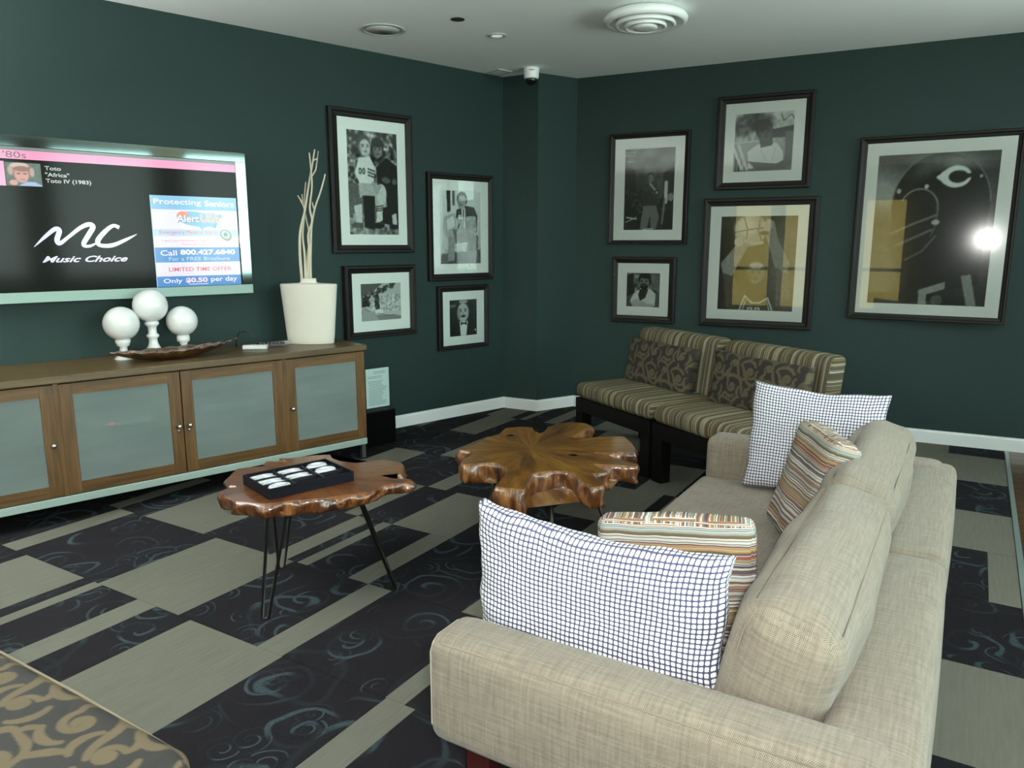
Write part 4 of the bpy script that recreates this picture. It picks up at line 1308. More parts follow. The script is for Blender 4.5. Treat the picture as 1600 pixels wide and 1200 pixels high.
# ------------------------------------------------------------------ painted photographs (grey-scale prints)
class Pic:
    def __init__(s, w, h, v=.5):
        s.w, s.h = w, h
        y, x = np.mgrid[0:h, 0:w]
        s.x = x / (w - 1); s.y = y / (h - 1); s.asp = w / h
        s.a = np.full((h, w), float(v))
    def put(s, m, v, op=1.0): s.a = s.a * (1 - m * op) + v * m * op
    def grad(s, v0, v1, vert=True): s.a = v0 + (v1 - v0) * (s.y if vert else s.x)
    def ell(s, cx, cy, rx, ry, v, ang=0, soft=.15, op=1.0):
        c, q = math.cos(math.radians(ang)), math.sin(math.radians(ang))
        dx, dy = (s.x - cx) * s.asp, s.y - cy
        u, w_ = (c * dx + q * dy) / (rx * s.asp), (-q * dx + c * dy) / ry
        d = np.sqrt(u * u + w_ * w_)
        s.put(np.clip((1 - d) / soft + .5, 0, 1), v, op)
    def poly(s, pts, v, op=1.0):
        m = np.zeros_like(s.a, bool)
        n = len(pts)
        for i in range(n):
            (x0, y0), (x1, y1) = pts[i], pts[(i + 1) % n]
            if y0 == y1: continue
            c = ((s.y >= min(y0, y1)) & (s.y < max(y0, y1)) & (s.x < (x1 - x0) * (s.y - y0) / (y1 - y0) + x0))
            m ^= c
        s.put(m.astype(float), v, op)
    def line(s, pts, wd, v, op=1.0):
        for (x0, y0), (x1, y1) in zip(pts, pts[1:]):
            px, py = (s.x - x0) * s.asp, s.y - y0
            ax, ay = (x1 - x0) * s.asp, y1 - y0
            t = np.clip((px * ax + py * ay) / (ax * ax + ay * ay + 1e-9), 0, 1)
            d = np.hypot(px - t * ax, py - t * ay)
            s.put(np.clip((wd - d) / (wd * .4) + .5, 0, 1), v, op)
    def noise(s, amp, cell, y0=0, y1=1, seed=0):
        g = np.random.default_rng(seed).uniform(-1, 1, (int(s.h / cell) + 3, int(s.w / cell) + 3))
        gy, gx = np.arange(s.h) / cell, np.arange(s.w) / cell
        iy, ix = gy.astype(int), gx.astype(int)
        fy, fx = (gy - iy)[:, None], (gx - ix)[None, :]
        v = (g[iy][:, ix] * (1 - fy) * (1 - fx) + g[iy + 1][:, ix] * fy * (1 - fx) + g[iy][:, ix + 1] * (1 - fy) * fx + g[iy + 1][:, ix + 1] * fy * fx)
        s.a = s.a + amp * v * ((s.y >= y0) & (s.y <= y1))
    def blur(s, k=1):
        for _ in range(k):
            p = np.pad(s.a, 1, mode='edge')
            s.a = (p[:-2, 1:-1] + p[2:, 1:-1] + p[1:-1, :-2] + p[1:-1, 2:] + 2 * p[1:-1, 1:-1]) / 6
    def head(s, cx, cy, r, skin=.55, hair=.1, face=1, lookx=0.0):
        ry = r; rx = r * .78 / s.asp
        s.ell(cx, cy - r * .22, rx * 1.08, ry * .95, hair)
        s.ell(cx + lookx * rx * .25, cy + r * .12, rx * .86, ry * .86, skin)
        if face:
            for sx in (-1, 1):
                s.ell(cx + (sx * .36 + lookx * .3) * rx, cy - r * .02, rx * .17, ry * .07, skin * .3, op=.9)
                s.ell(cx + (sx * .36 + lookx * .3) * rx, cy - r * .18, rx * .22, ry * .05, skin * .35, op=.8)
            s.ell(cx + lookx * .4 * rx, cy + r * .22, rx * .12, ry * .18, skin * .75, op=.7)
            s.ell(cx + lookx * .35 * rx, cy + r * .50, rx * .32, ry * .06, skin * .4, op=.9)
            s.ell(cx - rx * .6, cy + r * .25, rx * .3, ry * .6, skin * .6, op=.5)

def pic_kneeling():
    p = Pic(104, 178); p.grad(.22, .38); p.noise(.42, 7, 0, .42, 1); p.noise(.25, 4, 0, .5, 2)
    p.poly([(0, .84), (1, .80), (1, 1), (0, 1)], .42); p.noise(.25, 5, .8, 1, 3)
    p.poly([(.56, .34), (.78, .24), (1, .32), (1, .92), (.62, .88), (.60, .6)], .07)          # dark coat
    p.head(.60, .17, .085, .42, .05, 1); p.ell(.60, .10, .12, .045, .05)
    p.ell(.76, .46, .09, .03, .30, 10); p.ell(.93, .47, .05, .03, .30)
    p.poly([(.22, .26), (.44, .24), (.54, .34), (.50, .50), (.24, .52), (.14, .40)], .80)     # white jersey
    for k in range(3): p.line([(.40, .36 + k * .03), (.53, .38 + k * .03)], .007, .12)
    p.head(.33, .15, .095, .66, .22, 1, .7)
    for x in (.245, .315): p.ell(x, .385, .03, .032, .14); p.ell(x, .385, .014, .018, .75)
    p.poly([(.20, .50), (.56, .50), (.74, .60), (.76, .72), (.56, .74), (.44, .62), (.22, .64)], .60)
    p.ell(.66, .60, .10, .10, .70); p.line([(.50, .50), (.56, .58), (.62, .52)], .022, .55)
    p.poly([(.28, .62), (.52, .62), (.50, .95), (.30, .93)], .06)
    p.poly([(.56, .70), (.68, .68), (.66, .86), (.54, .88)], .72); p.poly([(.10, .72), (.26, .70), (.26, .88), (.14, .90)], .70)
    for k in range(3): p.line([(.55, .72 + k * .022), (.68, .71 + k * .022)], .006, .15)
    p.ell(.58, .91, .12, .03, .06); p.ell(.16, .91, .12, .028, .3); p.poly([(.86, .80), (.95, .78), (.97, .9), (.88, .92)], .68); p.ell(.90, .92, .10, .025, .08)
    p.noise(.06, 2, 0, 1, 9); p.blur(1); return p
def pic_suit():
    p = Pic(96, 132); p.grad(.80, .62); p.poly([(.16, 0), (.26, 0), (.26, .28), (.18, .30)], .15); p.poly([(.30, 0), (.36, 0), (.36, .2), (.30, .2)], .3)
    p.poly([(0, .86), (1, .80), (1, 1), (0, 1)], .25); p.noise(.12, 6, .78, 1, 4)
    p.poly([(.40, .26), (.62, .20), (.84, .22), (.92, .34), (.90, .56), (.78, .62), (.44, .60), (.36, .44)], .05)
    p.poly([(.52, .24), (.62, .23), (.60, .52), (.54, .46)], .80); p.line([(.57, .26), (.57, .46)], .014, .25)
    p.head(.54, .14, .11, .52, .20, 1, -.3)
    p.poly([(.10, .36), (.34, .30), (.44, .42), (.38, .60), (.16, .66), (.06, .50)], .58); p.poly([(.16, .40), (.32, .34), (.36, .48), (.18, .54)], .78)
    p.poly([(.30, .52), (.78, .52), (.94, .62), (.92, .86), (.72, .98), (.60, .92), (.66, .70), (.36, .72)], .34)
    p.poly([(.62, .55), (.90, .60), (.90, .80), (.74, .84)], .16); p.poly([(.20, .62), (.34, .62), (.34, .95), (.18, .96)], .50)
    p.ell(.48, .36, .05, .04, .62); p.noise(.05, 2, 0, 1, 5); p.blur(1); return p
def pic_dive():
    p = Pic(96, 76); p.grad(.62, .66); p.poly([(0, 0), (.55, 0), (.2, .3), (0, .35)], .30); p.poly([(0, .62), (.36, .78), (.44, 1), (0, 1)], .55)
    p.poly([(.44, 1), (.36, .84), (1, .90), (1, 1)], .45)
    rr_ = random.Random(2)
    for i in range(60):
        f = rr_.random(); p.ell(.14 + .70 * f + rr_.uniform(-.03, .03), .34 - .30 * f + rr_.uniform(-.06, .06), .035, .04, rr_.uniform(.08, .42))
    p.poly([(.02, .35), (.20, .34), (.22, .60), (.02, .62)], .16); p.poly([(.32, .30), (.44, .28), (.46, .72), (.34, .70)], .22); p.noise(.2, 3, .3, .75, 3)
    p.ell(.44, .76, .10, .07, .82); p.line([(.40, .80), (.6, .86), (.86, .88)], .012, .35); p.blur(1); return p
def pic_tuxedo():
    p = Pic(92, 96, .08); p.noise(.12, 10, 0, .7, 3); p.poly([(0, .14), (.26, .12), (.26, .18), (0, .22)], .35)
    p.poly([(.0, .62), (.24, .52), (.44, .58), (.70, .56), (.92, .64), (1, .8), (1, 1), (0, 1)], .05)
    p.poly([(.36, .60), (.66, .60), (.60, 1), (.40, 1)], .82)
    p.head(.48, .32, .30, .62, .12, 1, .1); p.ell(.50, .06, .16, .05, .55)
    p.ell(.50, .455, .085, .028, .06)
    p.poly([(.40, .60), (.50, .65), (.40, .72)], .05); p.poly([(.62, .60), (.52, .65), (.62, .72)], .05); p.ell(.51, .655, .025, .03, .1)
    p.ell(.94, .86, .03, .03, .8); p.blur(1); return p
def pic_trumpet():
    p = Pic(108, 168, .10); p.ell(.55, .10, .7, .32, .30, soft=.9); p.noise(.10, 12, 0, .4, 2)
    for y in (.04, .08, .15): p.line([(0, y), (.22, y + .005)], .004, .55)
    p.poly([(0, .22), (.22, .26), (.24, .64), (0, .66)], .04); p.poly([(.78, .30), (1, .24), (1, 1), (.80, 1)], .05)
    p.noise(.22, 5, .5, .78, 6); p.poly([(.66, .38), (.78, .36), (.78, .60), (.66, .60)], .25)
    p.line([(.06, .84), (.26, .86)], .008, .7); p.line([(.04, .90), (.26, .84)], .006, .6); p.ell(.14, .77, .13, .05, .03)
    p.poly([(.38, .46), (.52, .42), (.66, .48), (.70, .62), (.66, .72), (.40, .72), (.34, .56)], .14)
    p.head(.53, .36, .058, .40, .14, 1); p.poly([(.40, .70), (.66, .70), (.72, .84), (.66, .99), (.56, .99), (.54, .82), (.48, .99), (.34, .99), (.36, .86)], .36)
    p.line([(.38, .48), (.46, .50), (.54, .44)], .02, .2); p.line([(.66, .50), (.70, .58), (.58, .54)], .02, .22)
    p.line([(.52, .43), (.64, .52)], .012, .55); p.ell(.66, .54, .05, .035, .06); p.ell(.66, .54, .03, .02, .5)
    p.line([(.84, .42), (.84, .66)], .022, .68); p.line([(.82, .62), (.78, .92)], .012, .4); p.ell(.94, .60, .06, .05, .45)
    p.line([(.4, .99), (.6, .985)], .006, .8); p.blur(1); return p
def pic_tshirt():
    p = Pic(116, 114); p.grad(.72, .40); p.ell(.34, .14, .30, .16, .22, soft=.5); p.ell(.14, .26, .16, .14, .30, soft=.5); p.noise(.16, 6, 0, .5, 4)
    p.poly([(.58, .30), (1, .24), (1, .44), (.58, .44)], .22); p.poly([(.86, .34), (1, .34), (1, .9), (.88, .9)], .35)
    p.line([(.0, .50), (.40, .48)], .012, .75); p.line([(.0, .60), (.14, .94)], .025, .80); p.line([(.08, .54), (.24, .96)], .022, .78); p.poly([(0, .66), (.12, .94), (.12, 1), (0, 1)], .25)
    for k in range(4): p.line([(.02 + .05 * k, .70), (.02 + .05 * k, .98)], .006, .7)
    p.line([(.78, .04), (.82, .16), (.95, .06), (1, .14)], .008, .3)
    p.poly([(.24, .66), (.40, .54), (.72, .52), (.84, .68), (.86, .92), (.26, .95)], .80); p.poly([(.42, .40), (.64, .38), (.66, .56), (.46, .60)], .22)
    p.head(.50, .32, .175, .30, .07, 1, .8); p.ell(.44, .22, .15, .10, .07)
    p.poly([(.24, .82), (.38, .84), (.74, .88), (.90, .80), (1, .90), (.86, .97), (.40, .98)], .34)
    p.line([(.46, .62), (.56, .82)], .006, .6); p.line([(.72, .60), (.66, .84)], .006, .62); p.blur(1); return p
def pic_beard():
    p = Pic(84, 84, .30); p.noise(.28, 8, 0, .6, 7); p.poly([(0, .1), (.2, .0), (.24, .6), (0, .7)], .12); p.poly([(.7, .0), (1, 0), (1, .5), (.8, .5)], .35)
    p.poly([(.22, .62), (.44, .44), (.70, .46), (.88, .60), (.86, .96), (.16, .92), (.12, .82)], .74); p.poly([(.40, .48), (.66, .46), (.58, .72), (.42, .82), (.36, .66)], .16)
    p.head(.54, .26, .22, .42, .04, 1, -.2); p.ell(.53, .40, .11, .09, .05); p.ell(.53, .37, .05, .015, .35); p.ell(.56, .08, .16, .09, .04)
    p.poly([(.14, .84), (.30, .76), (.66, .90), (.84, .90), (.8, 1), (.2, 1)], .60); p.noise(.06, 3, 0, 1, 8); p.blur(1); return p
def pic_ball():
    p = Pic(132, 164); p.grad(.16, .24); p.ell(.9, .45, .25, .5, .32, soft=.9); p.ell(.05, .6, .25, .4, .07, soft=.9)
    p.ell(.40, .15, .215, .165, .54); p.ell(.34, .11, .13, .09, .68, soft=.8)
    p.line([(.19, .17), (.40, .14), (.62, .12)], .005, .22); p.line([(.30, .0), (.36, .14), (.34, .30)], .005, .22); p.line([(.52, .02), (.50, .15), (.56, .28)], .005, .25)
    p.poly([(.02, .50), (.22, .30), (.32, .24), (.40, .28), (.30, .44), (.18, .64), (.06, .62)], .46)
    p.poly([(.60, .02), (.70, .06), (.76, .24), (.92, .48), (.90, .60), (.74, .54), (.66, .34), (.58, .16)], .46)
    p.ell(.62, .10, .06, .06, .58, 20); p.ell(.58, .18, .06, .022, .12); p.ell(.25, .27, .06, .05, .6)
    p.line([(.34, .26), (.46, .29), (.56, .28)], .016, .58)
    p.poly([(.06, .60), (.20, .64), (.30, .80), (.36, 1), (.12, 1)], .22); p.poly([(.76, .56), (.92, .60), (.96, .86), (.78, .96)], .36)
    p.poly([(.34, .66), (.64, .66), (.66, .88), (.36, .88)], .15)
    p.head(.50, .60, .115, .34, .30, 1); p.ell(.50, .52, .09, .035, .62, op=.8)
    p.poly([(.30, .98), (.36, .84), (.46, .92), (.56, .92), (.66, .86), (.74, 1), (.28, 1)], .24)
    p.line([(.30, 1), (.37, .84), (.46, .915), (.57, .915), (.67, .86), (.74, 1)], .006, .75)
    p.line([(.345, 1), (.385, .88)], .004, .7); p.line([(.70, 1), (.66, .89)], .004, .7)
    for x in (.44, .54): p.poly([(x - .035, .965), (x + .035, .965), (x + .035, 1), (x - .035, 1)], .7); p.poly([(x - .015, .98), (x + .015, .98), (x + .01, 1), (x - .01, 1)], .24)
    p.noise(.04, 3, 0, 1, 3); p.blur(1); return p
def pic_helmet():
    p = Pic(150, 204); p.grad(.30, .10); p.ell(.06, .24, .25, .12, .55, 20, soft=1.2); p.ell(.95, .10, .3, .2, .20, soft=1.0)
    p.ell(.55, .34, .40, .34, .045, soft=.05); p.poly([(.16, .34), (.94, .34), (.92, .86), (.30, .94), (.16, .62)], .045)
    p.ell(.62, .06, .26, .05, .50, 4, soft=1.2, op=.9); p.ell(.42, .10, .16, .05, .30, -30, soft=1.2, op=.8)
    th = np.linspace(math.pi * 1.02, math.pi * 1.98, 26)
    p.line([(.55 + .405 * math.cos(t), .34 + .345 * math.sin(t)) for t in th], .004, .42)
    th = np.linspace(math.pi * 1.15, math.pi * 2.1, 16)
    p.line([(.38 + .16 * math.cos(t), .36 + .13 * math.sin(t)) for t in th], .006, .45)
    p.line([(.53, .34), (.54, .46), (.50, .54)], .006, .28)
    p.line([(.17, .52), (.34, .46), (.54, .40)], .009, .36); p.line([(.22, .60), (.50, .50)], .009, .34); p.line([(.30, .70), (.44, .64), (.54, .54)], .008, .3)
    p.ell(.20, .24, .02, .018, .6); p.ell(.43, .215, .02, .014, .7); p.ell(.53, .45, .035, .018, .6); p.ell(.86, .16, .014, .012, .6)
    p.ell(.08, .75, .18, .3, .30, soft=1.1); p.poly([(0, .93), (.42, .91), (.9, .96), (.9, 1), (0, 1)], .04)
    # the white wishbone letter C
    m = Pic(150, 204, 0)
    m.ell(.665, .158, .118, .070, 1.0, soft=.06); m.poly([(.50, .158), (.575, .112), (.575, .206)], 1.0)
    m.ell(.68, .158, .078, .040, 0.0, soft=.08); m.poly([(.60, .158), (.645, .122), (.645, .196)], 0.0); m.poly([(.70, .138), (.83, .145), (.83, .160), (.70, .176)], 0.0)
    p.put(m.a, .86)
    p.poly([(.44, .90), (.66, .84), (.66, .89), (.51, .93), (.52, 1), (.45, 1)], .50); p.poly([(.78, .80), (.86, .79), (.93, 1), (.85, 1)], .46); p.ell(.60, .965, .05, .035, .28)
    p.noise(.03, 3, 0, 1, 3); p.blur(1); return p

# ------------------------------------------------------------------ framed pictures
MFRAME = plain('espresso_moulding', (0.0075, 0.0065, 0.006), 0.5, spec=.22, noise=.2)
MMAT = plain('white_mat_board', (0.80, 0.82, 0.80), 0.8)
def framed(side, fr, mt, im, pic, label, depth=.036, angle=None, off=.003):
    W = WL if side == 'L' else WR
    A = LA if side == 'L' else RA
    sc_, zc = (fr[0] + fr[1]) / 2, (fr[2] + fr[3]) / 2
    t = empty('framed_photograph', W(sc_, off, zc), A if angle is None else angle)
    tag(t, label, 'picture', 'framed black and white photographs')
    def rel(q): return (q[0] - sc_, q[1] - sc_, q[2] - zc, q[3] - zc)
    f, m, i_ = rel(fr), rel(mt), rel(im)
    # mitred moulding
    prof = [(0, 0), (0, -depth * .85), (.10, -depth), (.35, -depth), (.55, -depth * .78), (.88, -depth * .66), (1.0, -depth * .52), (1.0, 0)]
    V, Fc = [], []
    for (ox, oz, ix, iz) in ((f[0], f[2], m[0], m[2]), (f[1], f[2], m[1], m[2]), (f[1], f[3], m[1], m[3]), (f[0], f[3], m[0], m[3])):
        for u, y in prof: V.append((ox + (ix - ox) * u, y, oz + (iz - oz) * u))
    k = len(prof)
    for c in range(4):
        for j in range(k - 1):
            a, b_ = c * k + j, ((c + 1) % 4) * k + j
            Fc.append((a, b_, b_ + 1, a + 1))
    o = pyd('moulding', V, Fc, MFRAME, t)
    bm = bmesh.new(); bm.from_mesh(o.data); bmesh.ops.recalc_face_normals(bm, faces=bm.faces); bm.to_mesh(o.data); bm.free()
    yb = -depth * .30
    box('backing', m[0] - .004, m[1] + .004, yb + .001, -.001, m[2] - .004, m[3] + .004, MFRAME, t)
    # mat board with a window
    V = [(x, yb - .002, z) for x, z in ((m[0], m[2]), (m[1], m[2]), (m[1], m[3]), (m[0], m[3]))] + [(x, yb - .002, z) for x, z in ((i_[0], i_[2]), (i_[1], i_[2]), (i_[1], i_[3]), (i_[0], i_[3]))] + [(x, yb - .0005, z) for x, z in ((i_[0] + .002, i_[2] + .002), (i_[1] - .002, i_[2] + .002), (i_[1] - .002, i_[3] - .002), (i_[0] + .002, i_[3] - .002))]
    Fc = [(c, (c + 1) % 4, 4 + (c + 1) % 4, 4 + c) for c in range(4)] + [(4 + c, 4 + (c + 1) % 4, 8 + (c + 1) % 4, 8 + c) for c in range(4)]
    pyd('mat_board', V, Fc, MMAT, t)
    p = pic()
    h, w_ = p.a.shape
    xs = np.linspace(i_[0], i_[1], w_); zs = np.linspace(i_[3], i_[2], h)
    X, Z = np.meshgrid(xs, zs)
    V = np.c_[X.ravel(), np.full(X.size, yb), Z.ravel()]
    ii = np.arange(h * w_).reshape(h, w_)
    Fc = np.stack([ii[1:, :-1], ii[1:, 1:], ii[:-1, 1:], ii[:-1, :-1]], -1).reshape(-1, 4)
    me = bpy.data.meshes.new('photo_print')
    me.from_pydata(V.tolist(), [], Fc.tolist())
    v_ = np.clip(p.a, .0, 1.0).ravel(); v_ = v_ * .45 + .55 * (v_ * v_ * (3 - 2 * v_)); g = .006 + .92 * v_ ** 1.75
    ca = me.color_attributes.new('Col', 'FLOAT_COLOR', 'POINT')
    ca.data.foreach_set('color', np.c_[g * .93, g * .98, g * .95, np.ones_like(g)].ravel())
    mesh_obj('photo_print', me, MPHOTO, t)
    box('glazing', m[0], m[1], -depth * .50, -depth * .45, m[2], m[3], MPICGLASS, t)
framed('L', (-1.65, -.95, 1.373, 2.385), (-1.580, -1.005, 1.432, 2.326), (-1.505, -1.078, 1.507, 2.246), pic_kneeling, 'tall framed photograph of a kneeling player in white jersey, above the vase end')
framed('L', (-.81, -.142, 1.145, 1.993), (-.759, -.184, 1.200, 1.942), (-.687, -.265, 1.277, 1.862), pic_suit, 'framed photograph of a seated person in a dark suit near the column')
framed('L', (-1.58, -.955, .743, 1.282), (-1.512, -1.002, .789, 1.225), (-1.436, -1.08, .865, 1.148), pic_dive, 'small framed pale photograph with a dark slanting branch, low beside the vase', .05)
framed('L', (-.728, -.2, .577, 1.102), (-.677, -.236, .611, 1.054), (-.605, -.314, .681, .985), pic_tuxedo, 'small framed portrait with bow tie and moustache near the floor by the column')
framed('R', (.308, .976, 1.437, 2.325), (.353, .935, 1.47, 2.285), (.438, .858, 1.551, 2.203), pic_trumpet, 'framed dark photograph of a standing trumpet player above the corner settee')
framed('R', (1.182, 1.884, 1.854, 2.547), (1.242, 1.823, 1.908, 2.493), (1.315, 1.747, 1.987, 2.415), pic_tshirt, 'highest framed photograph, of a seated person in a white T-shirt')
framed('R', (.357, .900, .786, 1.333), (.401, .844, .843, 1.28), (.48, .769, .915, 1.201), pic_beard, 'smallest square framed portrait of a bearded person just above the settee')
framed('R', (1.11, 1.962, .789, 1.79), (1.162, 1.895, .845, 1.73), (1.245, 1.82, .922, 1.653), pic_ball, 'framed photograph of a player holding a basketball overhead')
framed('R', (2.21, 3.203, .897, 2.187), (2.26, 3.163, .94, 2.143), (2.336, 3.08, 1.013, 2.06), pic_helmet, 'largest framed photograph, of a football helmet with a white letter C', angle=0.0, off=.041)

# ------------------------------------------------------------------ television
TV0, TV1, TZ0, TZ1 = -3.815, -2.285, 1.122, 2.014
tv = empty('television', WL(0, 0, 0), LA)          # local x equals distance along the wall
tag(tv, 'wall-mounted flat television showing a music channel above the credenza', 'television')
MTVB = plain('television_black', (0.006, 0.006, 0.006), .3)
box('rear_housing', TV0 + .06, TV1 - .06, -.045, -.003, TZ0 + .08, TZ1 - .06, MTVB, tv, .005)
MBEZ = plain('mirror_bezel', (0.11, 0.145, 0.14), 0.06, 1.0)
SX_0, SX_1, SZ_0, SZ_1 = TV0 + .065, -2.352, 1.180, 1.956
box('cabinet_back', TV0, TV1, -.066, -.045, TZ0, TZ1, MTVB, tv, .002)
box('bezel_top', TV0, TV1, -.074, -.0662, SZ_1, TZ1, MBEZ, tv, .001)
box('bezel_side', SX_1, TV1, -.0739, -.0662, SZ_0, SZ_1, MBEZ, tv, .001)
box('bezel_side', TV0, SX_0, -.0739, -.0662, SZ_0, SZ_1, MBEZ, tv, .001)
box('speaker_bar', TV0, TV1, -.080, -.0662, TZ0, SZ_0, plain('pale_green_silver', (0.24, 0.35, 0.31), .45, .1), tv, .002)
def screen_mat():
    m, nt, b = newmat('lit_screen')
    b.inputs['Base Color'].default_value = (0.006, 0.007, 0.006, 1)
    b.inputs['Roughness'].default_value = 0.10
    b.inputs['Specular IOR Level'].default_value = 0.08
    b.inputs['Emission Color'].default_value = (0.55, 0.7, 0.6, 1)
    b.inputs['Emission Strength'].default_value = 0.004
    return m
box('screen', SX_0, SX_1, -.0705, -.0662, SZ_0, SZ_1, screen_mat(), tv)
YS = -.0708
def quad(name, x0, x1, z0, z1, mat, layer=0, parent=tv):
    y = YS - layer * .0003
    return box(name, x0, x1, y - .0002, y, z0, z1, mat, parent)
def flatpoly(name, pts, mat, layer=0, parent=tv):
    y = YS - layer * .0003
    n = len(pts)
    bm = bmesh.new()
    f = bm.faces.new([bm.verts.new((x, y, z)) for x, z in pts])
    bmesh.ops.triangulate(bm, faces=[f])
    r = bmesh.ops.extrude_face_region(bm, geom=bm.faces[:])
    for v in r['geom']:
        if isinstance(v, bmesh.types.BMVert): v.co.y -= .0002
    bmesh.ops.recalc_face_normals(bm, faces=bm.faces)
    return bm_obj(name, bm, mat, parent)
def text(name, body, x0, x1, z0, z1, mat, layer=1, shear=0.0, bold=0.0, parent=tv, y=None):
    cu = bpy.data.curves.new(name, 'FONT')
    cu.body = body
    cu.size = 1.0
    cu.shear = shear
    cu.offset = bold
    cu.extrude = 0.0
    cu.resolution_u = 3
    tmp = bpy.data.objects.new(name, cu)
    COL.objects.link(tmp)
    dg = bpy.context.evaluated_depsgraph_get()
    me = bpy.data.meshes.new_from_object(tmp.evaluated_get(dg))
    bpy.data.objects.remove(tmp)
    bpy.data.curves.remove(cu)
    n = len(me.vertices)
    co = np.zeros(n * 3); me.vertices.foreach_get('co', co); co = co.reshape(-1, 3)
    lo, hi = co.min(0), co.max(0)
    out = np.zeros_like(co)
    out[:, 0] = x0 + (co[:, 0] - lo[0]) / (hi[0] - lo[0]) * (x1 - x0)
    out[:, 2] = z0 + (co[:, 1] - lo[1]) / (hi[1] - lo[1]) * (z1 - z0)
    out[:, 1] = (YS - layer * .0003) if y is None else y
    me.vertices.foreach_set('co', out.ravel())
    me.materials.clear()
    me.update()
    return mesh_obj(name, me, mat, parent)
EP = emis('screen_pink', (1.0, 0.28, 0.52), .95)
EW = emis('screen_white', (0.92, 0.90, 1.0), 1.0)
EW2 = emis('screen_pale_grey', (0.55, 0.62, 0.58), .8)
EB = emis('screen_blue', (0.045, 0.24, 0.60), 1.0)
ELB = emis('screen_light_blue', (0.20, 0.52, 0.80), .9)
EPB = emis('screen_pale_blue', (0.50, 0.72, 0.92), .9)
ER = emis('screen_red', (0.85, 0.10, 0.16), .9)
EO = emis('screen_orange', (0.95, 0.25, 0.12), .9)
EDK = emis('screen_dark_grey', (0.17, 0.10, 0.12), .6)
EVI = emis('screen_violet', (0.30, 0.28, 0.62), .8)
quad('pink_banner', SX_0, SX_1, 1.890, 1.936, EP)
quad('grey_banner', SX_0, SX_1, 1.936, 1.954, emis('screen_grey', (0.22, 0.26, 0.24), .6))
text('banner_text', "'80s", -3.607, -3.500, 1.896, 1.930, EDK)
quad('pink_strip', -3.640, -3.607, 1.749, 1.876, EP)
quad('violet_strip', -3.665, -3.641, 1.749, 1.876, EVI)
text('song_text', 'Toto', -3.420, -3.340, 1.840, 1.862, EW2, bold=.02)
text('song_text', '"Africa"', -3.420, -3.302, 1.806, 1.828, EW2, bold=.02)
text('song_text', 'Toto IV (1983)', -3.420, -3.195, 1.767, 1.795, EW2, bold=.02)
# album thumbnail, painted as colours on a fine grid
def album():
    p = Pic(56, 46)
    ch = []
    for k in range(3):
        q = Pic(56, 46)
        bgc, hair, skin, shirt, lt = ((.22, .30, .26), (.45, .30, .24), (.78, .52, .46), (.55, .66, .85), (.85, .74, .70))
        q.a[:] = bgc[k]; q.noise(.05, 5, 0, 1, 3)
        q.ell(.44, .34, .36, .36, hair[k]); q.ell(.40, .12, .26, .12, lt[k], op=.8); q.ell(.14, .34, .08, .2, lt[k], op=.5); q.ell(.74, .40, .07, .2, lt[k], op=.5); q.ell(.44, .52, .20, .34, skin[k]); q.ell(.46, .26, .22, .12, hair[k])
        q.ell(.36, .46, .06, .035, .25); q.ell(.54, .46, .06, .035, .25); q.ell(.46, .72, .08, .03, .4)
        q.poly([(.30, 1), (.56, .82), (.80, .82), (1, .95), (1, 1)], shirt[k]); q.ell(.20, .86, .12, .12, skin[k])
        q.blur(1); ch.append(np.clip(q.a, 0, 1).ravel() ** 1.6)
    w_, h = 56, 46
    xs = np.linspace(-3.604, -3.438, w_); zs = np.linspace(1.872, 1.750, h)
    X, Z = np.meshgrid(xs, zs)
    ii = np.arange(h * w_).reshape(h, w_)
    Fc = np.stack([ii[1:, :-1], ii[1:, 1:], ii[:-1, 1:], ii[:-1, :-1]], -1).reshape(-1, 4)
    me = bpy.data.meshes.new('album_thumbnail')
    me.from_pydata(np.c_[X.ravel(), np.full(X.size, YS - .0004), Z.ravel()].tolist(), [], Fc.tolist())
    ca = me.color_attributes.new('Col', 'FLOAT_COLOR', 'POINT')
    ca.data.foreach_set('color', np.c_[ch[0], ch[1], ch[2], np.ones(X.size)].ravel())
    m, nt, b = newmat('screen_picture')
    a = N(nt, 'Attribute'); a.attribute_name = 'Col'
    b.inputs['Base Color'].default_value = (.01, .01, .01, 1)
    nt.links.new(a.outputs['Color'], b.inputs['Emission Color']); b.inputs['Emission Strength'].default_value = 1.0
    mesh_obj('album_thumbnail', me, m, tv)
album()
# brush-stroke logo
def brush(name, pts, ws, mat, layer=1):
    P = [Vector((x, 0, z)) for x, z in pts]
    sm, sw = [], []
    n = len(P)
    for i in range(n - 1):
        p0, p1, p2, p3 = P[max(i - 1, 0)], P[i], P[i + 1], P[min(i + 2, n - 1)]
        for j in range(6):
            t = j / 6
            sm.append(.5 * ((2 * p1) + (p2 - p0) * t + (2 * p0 - 5 * p1 + 4 * p2 - p3) * t * t + (3 * p1 - p0 - 3 * p2 + p3) * t ** 3))
            sw.append(ws[i] + (ws[i + 1] - ws[i]) * t)
    sm.append(P[-1]); sw.append(ws[-1])
    V, Fc = [], []
    y = YS - layer * .0003
    nn = Vector((.5, 0, .866))
    for p, w_ in zip(sm, sw):
        i = len(V) // 2
        t = (sm[min(i + 1, len(sm) - 1)] - sm[max(i - 1, 0)]).normalized()
        pr = Vector((-t.z, 0, t.x))
        for sgn in (-1, 1):
            q = p + pr * (sgn * w_)
            V.append((q.x, y, q.z))
    for i in range(len(sm) - 1): Fc.append((2 * i, 2 * i + 2, 2 * i + 3, 2 * i + 1))
    return pyd(name, V, Fc, mat, tv)
EWL = emis('screen_lilac_white', (0.72, 0.70, 0.92), 1.0)
